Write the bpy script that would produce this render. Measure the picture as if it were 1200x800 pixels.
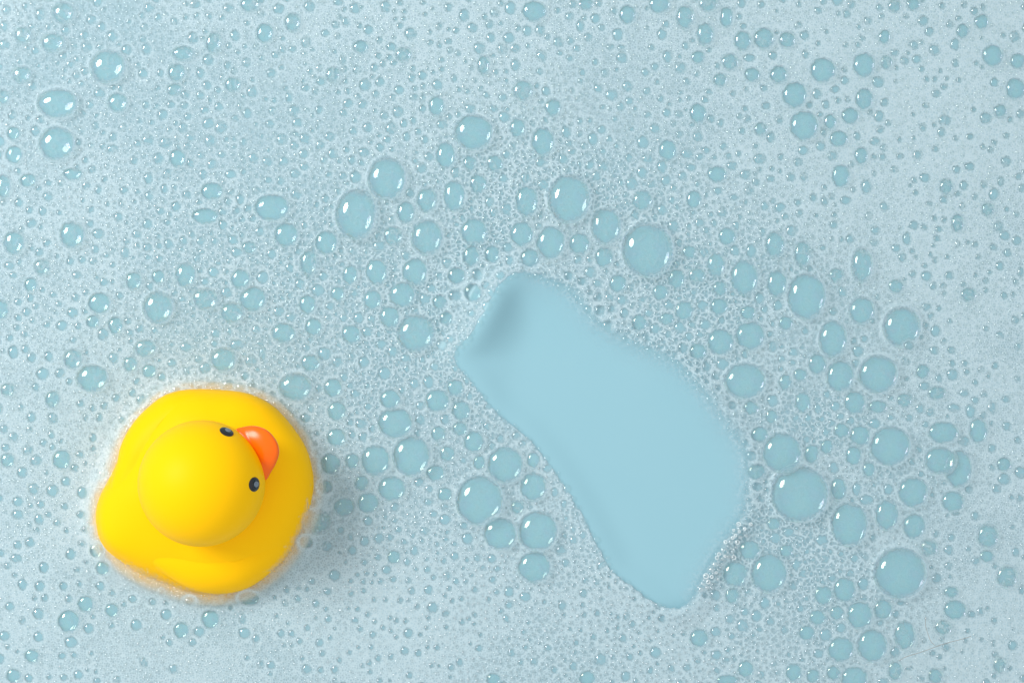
import bpy, bmesh, math, random
import numpy as np
from mathutils import Vector, Matrix

random.seed(7)
rng = np.random.default_rng(11)
scene = bpy.context.scene
for o in list(bpy.data.objects):
    bpy.data.objects.remove(o)
S = 0.00032                 # metres per photo pixel on the water
DCAM = 2031.0               # camera height in the same pixels (0.65 m)

# ------------------------------------------------------------------ camera, world, lamps, exposure
cam_d = bpy.data.cameras.new('camera')
cam = bpy.data.objects.new('camera', cam_d)
scene.collection.objects.link(cam)
cam.location = (0, 0, DCAM * S)
cam.rotation_euler = (0, 0, 0)
cam_d.sensor_width = 36.0
cam_d.lens = 36.0 * DCAM / 1200.0
cam_d.clip_start = 0.01
cam_d.clip_end = 50
scene.camera = cam

world = bpy.data.worlds.new('World')
scene.world = world
world.use_nodes = True
bg = world.node_tree.nodes['Background']
bg.inputs['Color'].default_value = (0.97, 0.99, 1.0, 1)
bg.inputs['Strength'].default_value = 0.86

key_d = bpy.data.lights.new('softbox_lamp', 'AREA')
key_d.shape = 'ELLIPSE'
key_d.size = 0.58
key_d.size_y = 0.44
key_d.energy = 16.8
key_d.color = (1.0, 0.985, 0.96)
key = bpy.data.objects.new('softbox_lamp', key_d)
scene.collection.objects.link(key)
key.location = (-0.94, 0.46, 1.05)
key.rotation_euler = (Vector((0, 0, 0.0)) - key.location).to_track_quat('-Z', 'Y').to_euler()

scene.view_settings.view_transform = 'Standard'
scene.view_settings.look = 'None'
scene.view_settings.exposure = 0.0
scene.view_settings.gamma = 1.0
scene.cycles.max_bounces = 10
scene.cycles.transparent_max_bounces = 24
scene.cycles.use_denoising = True
scene.cycles.caustics_reflective = False

# ------------------------------------------------------------------ helpers
def P(px, py, z=0.0):
    """photo pixel at height z (pixels) -> world metres"""
    k = (DCAM - z) / DCAM
    return Vector(((px - 600) * k * S, (400 - py) * k * S, z * S))

def link(o):
    scene.collection.objects.link(o)
    return o

def mesh_obj(name, verts, faces, mat, parent=None, smooth=True):
    me = bpy.data.meshes.new(name)
    me.from_pydata([tuple(v) for v in verts], [], faces)
    me.update()
    if smooth:
        me.polygons.foreach_set('use_smooth', [True] * len(me.polygons))
    me.materials.append(mat)
    o = link(bpy.data.objects.new(name, me))
    if parent:
        o.parent = parent
    return o

def fast_mesh(name, verts, quads, mat):
    """verts (n,3) float array, quads (m,3|4) int array"""
    me = bpy.data.meshes.new(name)
    n, (m, c) = len(verts), quads.shape
    me.vertices.add(n)
    me.vertices.foreach_set('co', np.ascontiguousarray(verts, dtype=np.float32).ravel())
    me.loops.add(m * c)
    me.loops.foreach_set('vertex_index', np.ascontiguousarray(quads, dtype=np.int32).ravel())
    me.polygons.add(m)
    me.polygons.foreach_set('loop_start', np.arange(0, m * c, c, dtype=np.int32))
    me.polygons.foreach_set('use_smooth', np.ones(m, dtype=bool))
    me.update(calc_edges=True)
    me.validate()
    me.materials.append(mat)
    return me

def sstep(a, b, x):
    t = np.clip((x - a) / (b - a), 0, 1)
    return t * t * (3 - 2 * t)

def catmull(pts, n=8):
    pts = np.array(pts, float)
    out = []
    N = len(pts)
    for i in range(N):
        p0, p1, p2, p3 = pts[i - 1], pts[i], pts[(i + 1) % N], pts[(i + 2) % N]
        for k in range(n):
            t = k / n
            out.append(0.5 * ((2 * p1) + (-p0 + p2) * t + (2 * p0 - 5 * p1 + 4 * p2 - p3) * t * t
                              + (-p0 + 3 * p1 - 3 * p2 + p3) * t ** 3))
    return np.array(out)

def vnoise(x, y, scale, seed):
    """smooth value noise in [0,1] on arrays"""
    r = np.random.default_rng(seed)
    T = r.random((256, 256))
    fx, fy = x / scale + 1000, y / scale + 1000
    ix, iy = np.floor(fx).astype(int), np.floor(fy).astype(int)
    tx, ty = fx - ix, fy - iy
    tx, ty = tx * tx * (3 - 2 * tx), ty * ty * (3 - 2 * ty)
    g = lambda a, b: T[a % 256, b % 256]
    return ((g(ix, iy) * (1 - tx) + g(ix + 1, iy) * tx) * (1 - ty)
            + (g(ix, iy + 1) * (1 - tx) + g(ix + 1, iy + 1) * tx) * ty)

# ------------------------------------------------------------------ materials
def new_mat(name):
    m = bpy.data.materials.new(name)
    m.use_nodes = True
    nt = m.node_tree
    return m, nt, nt.nodes['Principled BSDF']

def N(nt, kind, **kw):
    n = nt.nodes.new(kind)
    for k, v in kw.items():
        setattr(n, k, v)
    return n

def mat_water():
    m, nt, b = new_mat('blue_bath_water')
    b.inputs['Base Color'].default_value = (0.27, 0.565, 0.685, 1)
    b.inputs['Roughness'].default_value = 0.32
    b.inputs['Specular IOR Level'].default_value = 0.25
    tc = N(nt, 'ShaderNodeTexCoord')
    no = N(nt, 'ShaderNodeTexNoise')
    no.inputs['Scale'].default_value = 30
    no.inputs['Detail'].default_value = 3
    nt.links.new(tc.outputs['Object'], no.inputs['Vector'])
    mx = N(nt, 'ShaderNodeMix', data_type='RGBA')
    mx.inputs['A'].default_value = (0.247, 0.458, 0.535, 1)
    mx.inputs['B'].default_value = (0.265, 0.474, 0.550, 1)
    nt.links.new(no.outputs['Fac'], mx.inputs['Factor'])
    nt.links.new(mx.outputs['Result'], b.inputs['Base Color'])
    return m

def mat_foam():
    m, nt, b = new_mat('fine_soap_foam')
    L = nt.links
    out = nt.nodes['Material Output']
    b.inputs['Roughness'].default_value = 0.55
    b.inputs['Specular IOR Level'].default_value = 0.2
    b.inputs['Base Color'].default_value = (0.53, 0.675, 0.735, 1)
    tc = N(nt, 'ShaderNodeTexCoord')
    at = N(nt, 'ShaderNodeAttribute', attribute_name='foam_thickness')
    ac = N(nt, 'ShaderNodeAttribute', attribute_name='foam_coarseness')
    # tiny cells of the foam: two sizes of Voronoi cells
    def cells(scale):
        v = N(nt, 'ShaderNodeTexVoronoi', feature='DISTANCE_TO_EDGE')
        v.inputs['Scale'].default_value = scale
        v.inputs['Randomness'].default_value = 1.0
        L.new(tc.outputs['Object'], v.inputs['Vector'])
        return v
    v1 = cells(1 / (5.0 * S))
    v2 = cells(1 / (2.8 * S))
    def ramp(v, hi):
        r = N(nt, 'ShaderNodeMapRange', interpolation_type='SMOOTHSTEP')
        r.inputs['From Min'].default_value = 0.0
        r.inputs['From Max'].default_value = hi
        L.new(v.outputs['Distance'], r.inputs['Value'])
        return r
    r1, r2 = ramp(v1, 0.26), ramp(v2, 0.30)
    mixc = N(nt, 'ShaderNodeMix', data_type='FLOAT')
    L.new(ac.outputs['Fac'], mixc.inputs['Factor'])
    L.new(r2.outputs['Result'], mixc.inputs['A'])
    L.new(r1.outputs['Result'], mixc.inputs['B'])
    # density -> opacity, thinner in the middle of every cell
    k = N(nt, 'ShaderNodeMath', operation='MULTIPLY_ADD')
    L.new(mixc.outputs['Result'], k.inputs[0])
    amp = N(nt, 'ShaderNodeMapRange')
    L.new(ac.outputs['Fac'], amp.inputs['Value'])
    amp.inputs['To Min'].default_value = -0.26
    amp.inputs['To Max'].default_value = -0.58
    L.new(amp.outputs['Result'], k.inputs[1])
    k.inputs[2].default_value = 1.24
    op = N(nt, 'ShaderNodeMath', operation='MULTIPLY', use_clamp=True)
    L.new(k.outputs[0], op.inputs[0])
    L.new(at.outputs['Fac'], op.inputs[1])
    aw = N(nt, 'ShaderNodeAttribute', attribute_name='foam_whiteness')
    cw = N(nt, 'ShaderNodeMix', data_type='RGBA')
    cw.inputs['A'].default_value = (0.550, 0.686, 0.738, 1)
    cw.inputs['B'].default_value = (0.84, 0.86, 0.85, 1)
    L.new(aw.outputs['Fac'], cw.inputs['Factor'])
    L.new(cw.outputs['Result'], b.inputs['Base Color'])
    wl = N(nt, 'ShaderNodeMix', data_type='RGBA', blend_type='MULTIPLY')
    wl.inputs['B'].default_value = (0.80, 0.875, 0.91, 1)          # wet middle of a cell, drier pale walls
    L.new(mixc.outputs['Result'], wl.inputs['Factor'])
    L.new(cw.outputs['Result'], wl.inputs['A'])
    L.new(wl.outputs['Result'], b.inputs['Base Color'])
    # relief
    bp = N(nt, 'ShaderNodeBump')
    bp.inputs['Strength'].default_value = 0.25
    bp.inputs['Distance'].default_value = 0.9 * S
    L.new(mixc.outputs['Result'], bp.inputs['Height'])
    L.new(bp.outputs['Normal'], b.inputs['Normal'])
    tr = N(nt, 'ShaderNodeBsdfTransparent')
    mx = N(nt, 'ShaderNodeMixShader')
    L.new(op.outputs[0], mx.inputs['Fac'])
    tl = N(nt, 'ShaderNodeBsdfTranslucent')
    tl.inputs['Color'].default_value = (0.66, 0.79, 0.84, 1)
    mb = N(nt, 'ShaderNodeMixShader')
    mb.inputs['Fac'].default_value = 0.22
    L.new(b.outputs[0], mb.inputs[1])
    L.new(tl.outputs[0], mb.inputs[2])
    L.new(tr.outputs[0], mx.inputs[1])
    L.new(mb.outputs[0], mx.inputs[2])
    L.new(mx.outputs[0], out.inputs['Surface'])
    return m

def mat_film(name, rim, power, tint, gain=2.6, cap=0.18):
    """soap film: clear seen face on, pale where it is seen edge on, mirror glints"""
    m, nt, b = new_mat(name)
    L = nt.links
    nt.nodes.remove(b)
    out = nt.nodes['Material Output']
    tr = N(nt, 'ShaderNodeBsdfTransparent')
    tr.inputs['Color'].default_value = (0.975, 0.995, 0.992, 1)
    gl = N(nt, 'ShaderNodeBsdfGlossy')
    gl.inputs['Roughness'].default_value = 0.06
    # faint interference colours
    tc = N(nt, 'ShaderNodeTexCoord')
    no = N(nt, 'ShaderNodeTexNoise')
    no.inputs['Scale'].default_value = 1.4
    no.inputs['Detail'].default_value = 2
    L.new(tc.outputs['Object'], no.inputs['Vector'])
    hs = N(nt, 'ShaderNodeCombineColor', mode='HSV')
    mr = N(nt, 'ShaderNodeMapRange')
    mr.inputs['To Min'].default_value = -0.3
    mr.inputs['To Max'].default_value = 1.5
    L.new(no.outputs['Fac'], mr.inputs['Value'])
    L.new(mr.outputs['Result'], hs.inputs[0])
    hs.inputs[1].default_value = tint
    hs.inputs[2].default_value = 1.0
    L.new(hs.outputs[0], gl.inputs['Color'])
    fr = N(nt, 'ShaderNodeFresnel')
    fr.inputs['IOR'].default_value = 1.33
    lw = N(nt, 'ShaderNodeLayerWeight')
    lw.inputs['Blend'].default_value = 0.5
    fg = N(nt, 'ShaderNodeMath', operation='MULTIPLY', use_clamp=True)
    L.new(fr.outputs[0], fg.inputs[0])
    fg.inputs[1].default_value = gain
    cp = N(nt, 'ShaderNodeMath', operation='MINIMUM')
    L.new(fg.outputs[0], cp.inputs[0])
    cp.inputs[1].default_value = cap
    m1 = N(nt, 'ShaderNodeMixShader')
    L.new(cp.outputs[0], m1.inputs['Fac'])
    L.new(tr.outputs[0], m1.inputs[1])
    L.new(gl.outputs[0], m1.inputs[2])
    df = N(nt, 'ShaderNodeBsdfDiffuse')
    df.inputs['Color'].default_value = (0.82, 0.90, 0.92, 1)
    tl = N(nt, 'ShaderNodeBsdfTranslucent')
    tl.inputs['Color'].default_value = (0.82, 0.90, 0.92, 1)
    mdt = N(nt, 'ShaderNodeMixShader')
    mdt.inputs['Fac'].default_value = 0.5
    L.new(df.outputs[0], mdt.inputs[1])
    L.new(tl.outputs[0], mdt.inputs[2])
    pw = N(nt, 'ShaderNodeMath', operation='POWER')
    L.new(lw.outputs['Facing'], pw.inputs[0])
    pw.inputs[1].default_value = power
    pm = N(nt, 'ShaderNodeMath', operation='MULTIPLY', use_clamp=True)
    L.new(pw.outputs[0], pm.inputs[0])
    pm.inputs[1].default_value = rim
    m2 = N(nt, 'ShaderNodeMixShader')
    L.new(pm.outputs[0], m2.inputs['Fac'])
    L.new(m1.outputs[0], m2.inputs[1])
    L.new(mdt.outputs[0], m2.inputs[2])
    L.new(m2.outputs[0], out.inputs['Surface'])
    return m

def mat_vinyl(name, col, rough, sss=0.0, spec=0.5, bump=0.0, radius=(1.0, 0.45, 0.05)):
    m, nt, b = new_mat(name)
    b.inputs['Base Color'].default_value = (*col, 1)
    b.inputs['Roughness'].default_value = rough
    b.inputs['Specular IOR Level'].default_value = spec
    if sss:
        b.inputs['Subsurface Weight'].default_value = sss
        b.inputs['Subsurface Radius'].default_value = radius
        b.inputs['Subsurface Scale'].default_value = 0.008
    if bump:
        tc = N(nt, 'ShaderNodeTexCoord')
        no = N(nt, 'ShaderNodeTexNoise')
        no.inputs['Scale'].default_value = 900
        no.inputs['Detail'].default_value = 3
        nt.links.new(tc.outputs['Object'], no.inputs['Vector'])
        bp = N(nt, 'ShaderNodeBump')
        bp.inputs['Strength'].default_value = bump
        bp.inputs['Distance'].default_value = 0.0003
        nt.links.new(no.outputs['Fac'], bp.inputs['Height'])
        nt.links.new(bp.outputs['Normal'], b.inputs['Normal'])
    return m

M_WATER = mat_water()
M_FOAM = mat_foam()
M_FILM = mat_film('soap_film', 0.62, 3.4, 0.20, 2.7, 0.14)
M_BOWL = mat_film('soap_film_bowl', 0.30, 3.4, 0.20, 1.15, 0.10)
M_SMALL = mat_film('small_soap_film', 0.26, 2.6, 0.06, 3.0, 0.10)
M_SPARKLE = mat_vinyl('painted_sparkle', (0.84, 0.91, 0.93), 0.2, 0.0, 1.0)  # plain white colour standing in for specular sparkle
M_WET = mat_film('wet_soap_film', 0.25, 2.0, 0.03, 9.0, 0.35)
M_YELLOW = mat_vinyl('yellow_vinyl', (0.99, 0.545, 0.0008), 0.48, 0.0, 0.08, 0.03)
M_ORANGE = mat_vinyl('orange_paint', (0.92, 0.140, 0.001), 0.22, 0.0, 0.28)
M_BLACK = mat_vinyl('black_paint', (0.006, 0.006, 0.008), 0.2)
M_GREY = mat_vinyl('grey_paint', (0.16, 0.19, 0.23), 0.3)
M_HAIR = mat_vinyl('brown_hair', (0.27, 0.24, 0.21), 0.5)

# ------------------------------------------------------------------ measured outlines (photo pixels)
_z2 = [(60,235),(95,185),(128,130),(158,78),(200,55),(250,62),(300,85),(335,120),(365,155),(410,182),(450,205),(500,225),
       (545,252),(590,300),(625,350),(655,390),(678,430),(685,490),(675,560),(650,600),(620,650),(590,700),(562,752),
       (530,768),(490,755),(440,720),(400,690),(375,650),(345,590),(310,530),(270,470),(240,430),(200,390),(150,350),(110,300)]
PATCH = catmull([(500 + x / 1.819, 290 + y / 1.819) for x, y in _z2], 5)
_z1 = [(92,500),(103,440),(150,345),(178,270),(230,190),(300,122),(350,95),(420,80),(500,82),(580,90),(640,110),(700,150),
       (760,220),(803,295),(822,390),(812,470),(782,550),(735,635),(680,690),(600,742),(530,762),(460,766),(400,757),(350,740),
       (250,700),(180,655),(130,610),(103,560)]
DUCK = catmull([(80 + x / 2.856, 430 + y / 2.856) for x, y in _z1], 5)

def sdf(poly, x, y):
    """signed distance to a closed polygon, negative inside; also outward direction"""
    d2 = np.full(x.shape, 1e18)
    gx = np.zeros(x.shape); gy = np.zeros(x.shape)
    inside = np.zeros(x.shape, bool)
    n = len(poly)
    for i in range(n):
        ax, ay = poly[i]; bx, by = poly[(i + 1) % n]
        ex, ey = bx - ax, by - ay
        t = np.clip(((x - ax) * ex + (y - ay) * ey) / (ex * ex + ey * ey + 1e-9), 0, 1)
        qx, qy = x - ax - t * ex, y - ay - t * ey
        q = qx * qx + qy * qy
        k = q < d2
        d2 = np.where(k, q, d2); gx = np.where(k, qx, gx); gy = np.where(k, qy, gy)
        c = ((ay > y) != (by > y)) & (x < (bx - ax) * (y - ay) / (by - ay + 1e-12) + ax)
        inside ^= c
    d = np.sqrt(d2)
    s = np.where(inside, -1.0, 1.0)
    return d * s, gx * s / (d + 1e-6), gy * s / (d + 1e-6)

# ------------------------------------------------------------------ bubbles seen in the photo
# named bubbles: x, y, rx, ry, clearness, label, short name used as a landmark by smaller neighbours
HEROES = [
 (937,578,33.5,33,1,'largest soap bubble, clear and round, just right of the smooth blue patch','the largest bubble'),
 (1055,671,30.5,30,1,'big clear dome bubble with a peach glint, above the long brown hair','the peach-glint bubble'),
 (759,293,30,32,.92,'big pale dome bubble above the middle of the smooth patch, upper edge frayed','the frayed dome bubble'),
 (562,586,27.5,29,1,'biggest bubble of the cluster between duck and patch, rosy glint on top','the rosy cluster bubble'),
 (667,233,25,29,.9,'tall oval bubble with a long streak glint, above the tip of the patch','the streaked oval bubble'),
 (417,251,24,29,.9,'ragged tall bubble ringed by tiny bubbles, directly above the beak side of duck','the ragged tall bubble'),
 (453,209,22,25,.92,'bright-glinting ragged bubble touching the upper right of the ragged tall one','the upper ragged bubble'),
 (945,347,22.5,27,1,'clear oval bubble with a pink glint, up and right of the patch','the pink-glint bubble'),
 (1043,522,23.5,23,1,'clear round bubble with a big white glint near the right side foam','the white-glint bubble'),
 (1029,438,23,22.5,.95,'pear-shaped clear bubble with a narrow tail pointing up into the foam','the pear-shaped bubble'),
 (1057,383,22.5,24,.9,'hazy bubble with a long cream glint above the pear-shaped one','the cream-glint bubble'),
 (873,446,24.5,21,1,'wide clear bubble with a pinkish glint hugging the upper right patch edge','the wide edge bubble'),
 (916,530,23,23,1,'round bubble pressed against the top of the largest bubble','the pressed bubble'),
 (995,614,21.5,26,1,'egg-shaped clear bubble lower right of the largest bubble','the egg-shaped bubble'),
 (901,671,21,23,1,'smooth round bubble lying right of the sparkling lower patch edge','the smooth lower bubble'),
 (630,622,23,23.5,1,'pale clear bubble at the lower right of the bubble cluster by the patch','the pale cluster bubble'),
 (626,664,19.5,18,1,'lowest bubble of the cluster left of the patch','the lowest cluster bubble'),
 (586,625,19.5,19,1,'clear bubble wedged between the rosy and pale cluster bubbles','the wedged cluster bubble'),
 (592,544,21,21,1,'clear bubble at the top right of the cluster by the patch','the top cluster bubble'),
 (482,534,22,24,1,'tallest clear bubble of the group right of the duck beak','the tall group bubble'),
 (463,495,20.5,18,1,'round glinting bubble on top of the tall group bubble','the upper group bubble'),
 (440,539,17.5,18,1,'round clear bubble left of the tall group bubble, nearer the duck','the left group bubble'),
 (459,572,16.5,15,1,'round clear bubble under the left group bubble','the lower group bubble'),
 (1123,549,16,22,.95,'upright oval bubble with a curved crease, next to the white right-hand foam','the creased oval bubble'),
 (1101,539,18,16,.9,'squarish hazy bubble left of the creased oval bubble','the squarish bubble'),
 (1105,506,18,13,.95,'wide flat bubble above the squarish hazy one','the wide flat bubble'),
 (1070,576,17.5,18,.95,'round turquoise bubble with a pale blue glint below the white-glint bubble','the blue-glint bubble'),
 (1039,603,14,18,.95,'upright bubble just right of the egg-shaped bubble','the upright bubble'),
 (1071,616,13.5,15,.95,'dark turquoise bubble above the peach-glint bubble','the dark upper bubble'),
 (1022,756,18,19.5,1,'clear round bubble with a big soft glint by the bottom edge near the hair','the soft-glint bubble'),
 (1007,720,15.5,16.5,1,'clear ringed bubble with a blue glint, up and left of the hair','the ringed bubble'),
 (985,760,15.5,15,1,'round ringed bubble beside the soft-glint bubble, near the bottom edge','the low ringed bubble'),
 (1001,794,16,14,1,'clear bubble cut by the bottom edge, below the soft-glint bubble','the bottom edge bubble'),
 (1060,744,13,17.5,.9,'upright hazy bubble with an orange glint touching the long hair','the orange-glint bubble'),
 (1119,714,13.5,12,1,'pale flat bubble alone in white foam, right of the short hair','the lone pale bubble'),
 (976,397,16.5,22,.95,'tall clear bubble left of the pear-shaped bubble','the tall right bubble'),
 (984,440,16.5,18.5,.95,'round bubble with a broad glint left of the pear-shaped bubble','the broad-glint bubble'),
 (879,393,17.5,17,.98,'clear round bubble right of its twin, above the wide edge bubble','the right twin bubble'),
 (844,400,15.5,15.5,1,'clear round bubble with small glints, left twin above the wide edge bubble','the left twin bubble'),
 (872,325,16.5,21,.95,'tall bubble with a hazy left half, right of the frayed dome','the hazy-half bubble'),
 (910,332,12,16,.92,'upright bubble just left of the pink-glint bubble','the upright neighbour'),
 (710,265,18,21.5,.9,'soft hazy bubble between the streaked oval and frayed dome bubbles','the soft hazy bubble'),
 (645,284,17,19.5,1,'ringed clear bubble, right one of the pair above the patch tip','the right ringed pair bubble'),
 (611,274,14,15,1,'ringed clear bubble, left one of the pair above the patch tip','the left ringed pair bubble'),
 (500,278,19,21,.9,'pale round bubble right of the ragged tall bubble','the pale round bubble'),
 (555,271,16,16.5,.95,'pale round bubble left of the ringed pair','the small pale bubble'),
 (532,229,12.5,19,.92,'tall oval bubble with two glints, right of the upper ragged bubble','the tall two-glint bubble'),
 (500,234,12.5,15.5,.82,'hazy oval bubble left of the tall two-glint oval','the hazy oval bubble'),
 (617,235,14,19,.88,'tall hazy bubble left of the streaked oval bubble','the tall hazy bubble'),
 (487,390,22,22,.88,'hazy wide bubble with pinkish glint, left of the patch tip','the hazy wide bubble'),
 (486,318,15,16.5,.95,'clear bubble with twin glints below the pale round bubble','the twin-glint bubble'),
 (441,318,13,15.5,.95,'clear bubble with a broad glint below the ragged tall bubble','the broad-glint left bubble'),
 (471,345,15.5,15,.95,'round clear bubble above the hazy wide bubble','the round upper bubble'),
 (382,284,13.5,14.5,.95,'round bubble lower left of the ragged tall bubble','the lower left bubble'),
 (318,243,21,15.5,1,'wide flattened bubble with two glints in the upper left half','the flattened bubble'),
 (240,253,16,9.5,1,'sharp blue lens-shaped bubble in the upper left foam','the lens-shaped bubble'),
 (248,224,14,10.5,.95,'flat blue bubble just above the lens-shaped one','the flat blue bubble'),
 (335,275,14.5,14.5,.9,'bubble with a long glint below the flattened bubble','the long-glint bubble'),
 (555,155,23,21,.95,'broad ragged bubble at the upper middle, glint on each side','the broad upper bubble'),
 (522,182,11.5,16,1,'narrow dark bubble down and left of the broad upper bubble','the narrow dark bubble'),
 (636,166,14,17,.95,'dark bubble with an orange glint right of the broad upper bubble','the orange-rim bubble'),
 (511,124,9.5,12.5,.95,'upright dark bubble up and left of the broad upper bubble','the upright dark bubble'),
 (626,13,15,12.5,.95,'dark bubble with a white glint at the top edge, middle of picture','the top edge bubble'),
 (735,17,10,11.5,.95,'dark oval bubble near the top edge, orange glint beside it','the dark top bubble'),
 (851,20,8,13,1,'narrow upright dark bubble near the top edge','the narrow top bubble'),
 (942,147,17,18,1,'largest dark bubble of the upper right group','the largest upper right bubble'),
 (931,111,15,15.5,1,'dark round bubble above the largest upper right one','the second dark bubble'),
 (964,82,15.5,15,1,'clean dark round bubble near the top right, left of its partner','the clean dark bubble'),
 (1012,76,13,15,1,'clean dark bubble right of its slightly larger partner at top right','the right partner bubble'),
 (1163,65,12.5,13,1,'dark round bubble by itself near the top right corner','the corner bubble'),
 (1190,104,12,13,1,'dark bubble cut close by the right edge, below the corner bubble','the right edge bubble'),
 (782,176,10.5,13,1,'dark upright bubble alone in the white upper middle foam','the lone upright bubble'),
 (840,204,12,10,1,'dark bubble in white foam above the frayed dome, to its right','the dark white-foam bubble'),
 (852,277,10.5,11,1,'plain turquoise disc bubble right of the frayed dome','the plain disc bubble'),
 (985,206,11,14,1,'dark bubble with a side glint in the white upper right foam','the side-glint bubble'),
 (67,121,24,17,.9,'wide blue bubble with a big white glint in the upper left','the upper left wide bubble'),
 (66,168,21,20,.9,'round blue bubble under the wide one in the upper left','the upper left round bubble'),
 (126,78,21,20,.75,'veiled round bubble with a kite-shaped glint in the upper left','the kite-glint bubble'),
 (84,275,15,16.5,.85,'round blue bubble near the left edge with a pale glint','the left round bubble'),
 (16,284,13,14.5,.8,'veiled blue bubble close to the left edge','the left edge veiled bubble'),
 (116,355,14,13,1,'clear bubble with a slanting glint in the left foam','the slanting-glint bubble'),
 (185,360,18,19,.8,'broad veiled bubble above the duck tail side','the broad veiled bubble'),
 (217,322,12.5,14.5,.8,'veiled bubble with a white glint up from the duck head','the veiled glint bubble'),
 (296,350,16,15,.9,'bubble with a bright kite glint above the duck','the kite bubble above duck'),
 (332,390,15,12,.85,'soft bubble with a round glint above the right of duck','the soft bubble above duck'),
 (108,443,19,16.5,.88,'greenish bubble with a white glint left above the duck','the greenish bubble'),
 (346,453,20,16.5,.82,'greenish ragged bubble touching foam just above the duck beak','the bubble above the beak'),
 (390,454,11.5,11.5,.95,'round green-grey bubble right of the one above the beak','the green-grey bubble'),
 (387,543,12,13,1,'dark round bubble beside the right flank of duck','the dark flank bubble'),
 (394,512,11.5,11,.95,'dark round bubble above the dark flank bubble','the upper flank bubble'),
 (512,469,14.5,13.5,1,'glossy round bubble with a clean rim left of the patch','the clean-rim bubble'),
 (457,467,12.5,11.5,1,'round bubble sitting above the upper group bubble','the top group bubble'),
 (555,517,12,13,1,'clear bubble just up and left of the top cluster bubble','the left top bubble'),
 (625,570,15.5,17,1,'clear bubble at the patch side of the cluster','the patch side bubble'),
 (72,538,11.5,12,1,'crisp dark round bubble alone left of the duck','the crisp left bubble'),
 (80,727,13.5,13.5,1,'crisp dark bubble, biggest one in the lower left foam','the lower left bubble'),
 (100,707,10,10,1,'crisp bubble up and right of the biggest lower left bubble','the partner lower left bubble'),
 (246,725,11,11.5,1,'crisp greenish bubble below the duck','the bubble below duck'),
 (212,738,9.5,10,1,'round greenish bubble left of the crisp one below duck','the second bubble below duck'),
 (292,701,13,8.5,1,'flat green bubble tucked under the lower edge of duck','the tucked green bubble'),
 (819,747,11.5,11,1,'crisp bubble with two glints below the tip of the patch','the bubble under the tip'),
 (874,783,10,10.5,1,'crisp dark bubble near the bottom edge, right of the patch tip','the bottom dark bubble'),
 (688,794,10,9.5,1,'dark bubble cut by the bottom edge below the patch','the cut bottom bubble'),
 (861,672,15,16,.95,'pale bubble touching the sparkling lower right patch edge','the sparkle edge bubble'),
 (878,644,12.5,12,.95,'pale bubble above the one at the sparkling patch edge','the pale edge bubble'),
]
T = {}
T[(0,0)] = [(295,60,50,48,.5),(428,95,25,25,.7),(30,50,22,30,.7),(150,125,22,18,.6),(245,200,55,45,.5),(105,165,40,40,.4),(550,480,45,45,.8),(670,345,25,27,.8),(825,340,40,42,.7),(855,250,50,35,.6),(815,420,40,32,.6),(62,625,30,32,1),(65,725,38,42,1),(830,740,38,42,.9),(835,685,30,25,.6),(100,350,45,40,.5),(10,455,35,35,.6),(985,660,30,30,.6),(1090,395,40,35,.6),(1000,200,40,50,.5),(950,180,28,28,.5),(1170,20,45,35,.7),(915,20,30,22,.7),(60,540,25,25,.5),(940,345,22,30,.6),(0,665,22,30,.9),(525,700,30,25,.5),(685,230,25,30,.5),(800,490,22,18,.6),(1025,500,22,25,.7),(1020,690,20,18,.7),(1140,665,20,22,.6),(710,575,18,18,.6),(360,780,30,25,.8)]
T[(300,0)] = [(40,155,40,45,.9),(105,42,30,26,.8),(170,105,38,45,.8),(250,30,28,28,.7),(20,5,40,25,.9),(385,10,25,18,.7),(465,40,30,28,.6),(495,35,18,20,.8),(325,157,22,20,.8),(525,140,27,24,.8),(490,220,38,30,.7),(645,295,25,25,.9),(690,255,40,35,.6),(670,422,26,24,1),(730,365,20,24,.8),(805,322,18,20,1),(780,352,25,25,.8),(928,368,17,20,1),(745,415,18,18,.7),(785,405,15,17,.8),(740,455,25,18,.7),(780,465,15,28,.7),(665,525,28,30,.7),(735,565,18,20,.9),(705,640,20,24,1),(790,655,22,22,.9),(615,652,20,20,.9),(580,690,24,22,.9),(870,585,28,25,.7),(905,550,16,20,.8),(430,485,25,25,.7),(232,412,22,20,.8),(155,455,18,30,.8),(295,515,20,22,.7),(360,350,35,38,.6),(120,655,28,28,.6),(345,640,28,24,.6),(222,722,25,25,.8),(505,715,28,26,.7),(422,702,18,20,.9),(448,750,20,24,1),(388,750,16,18,.8),(318,750,18,22,.7),(492,762,18,18,.8),(500,490,22,25,.6),(1065,305,30,45,.7),(860,212,14,18,.9),(945,250,16,18,.9),(1155,228,28,28,.5),(1120,60,25,25,.5),(1080,445,18,18,.8),(910,235,18,18,.6),(1000,765,30,35,.8),(1120,765,40,40,.7)]
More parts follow.
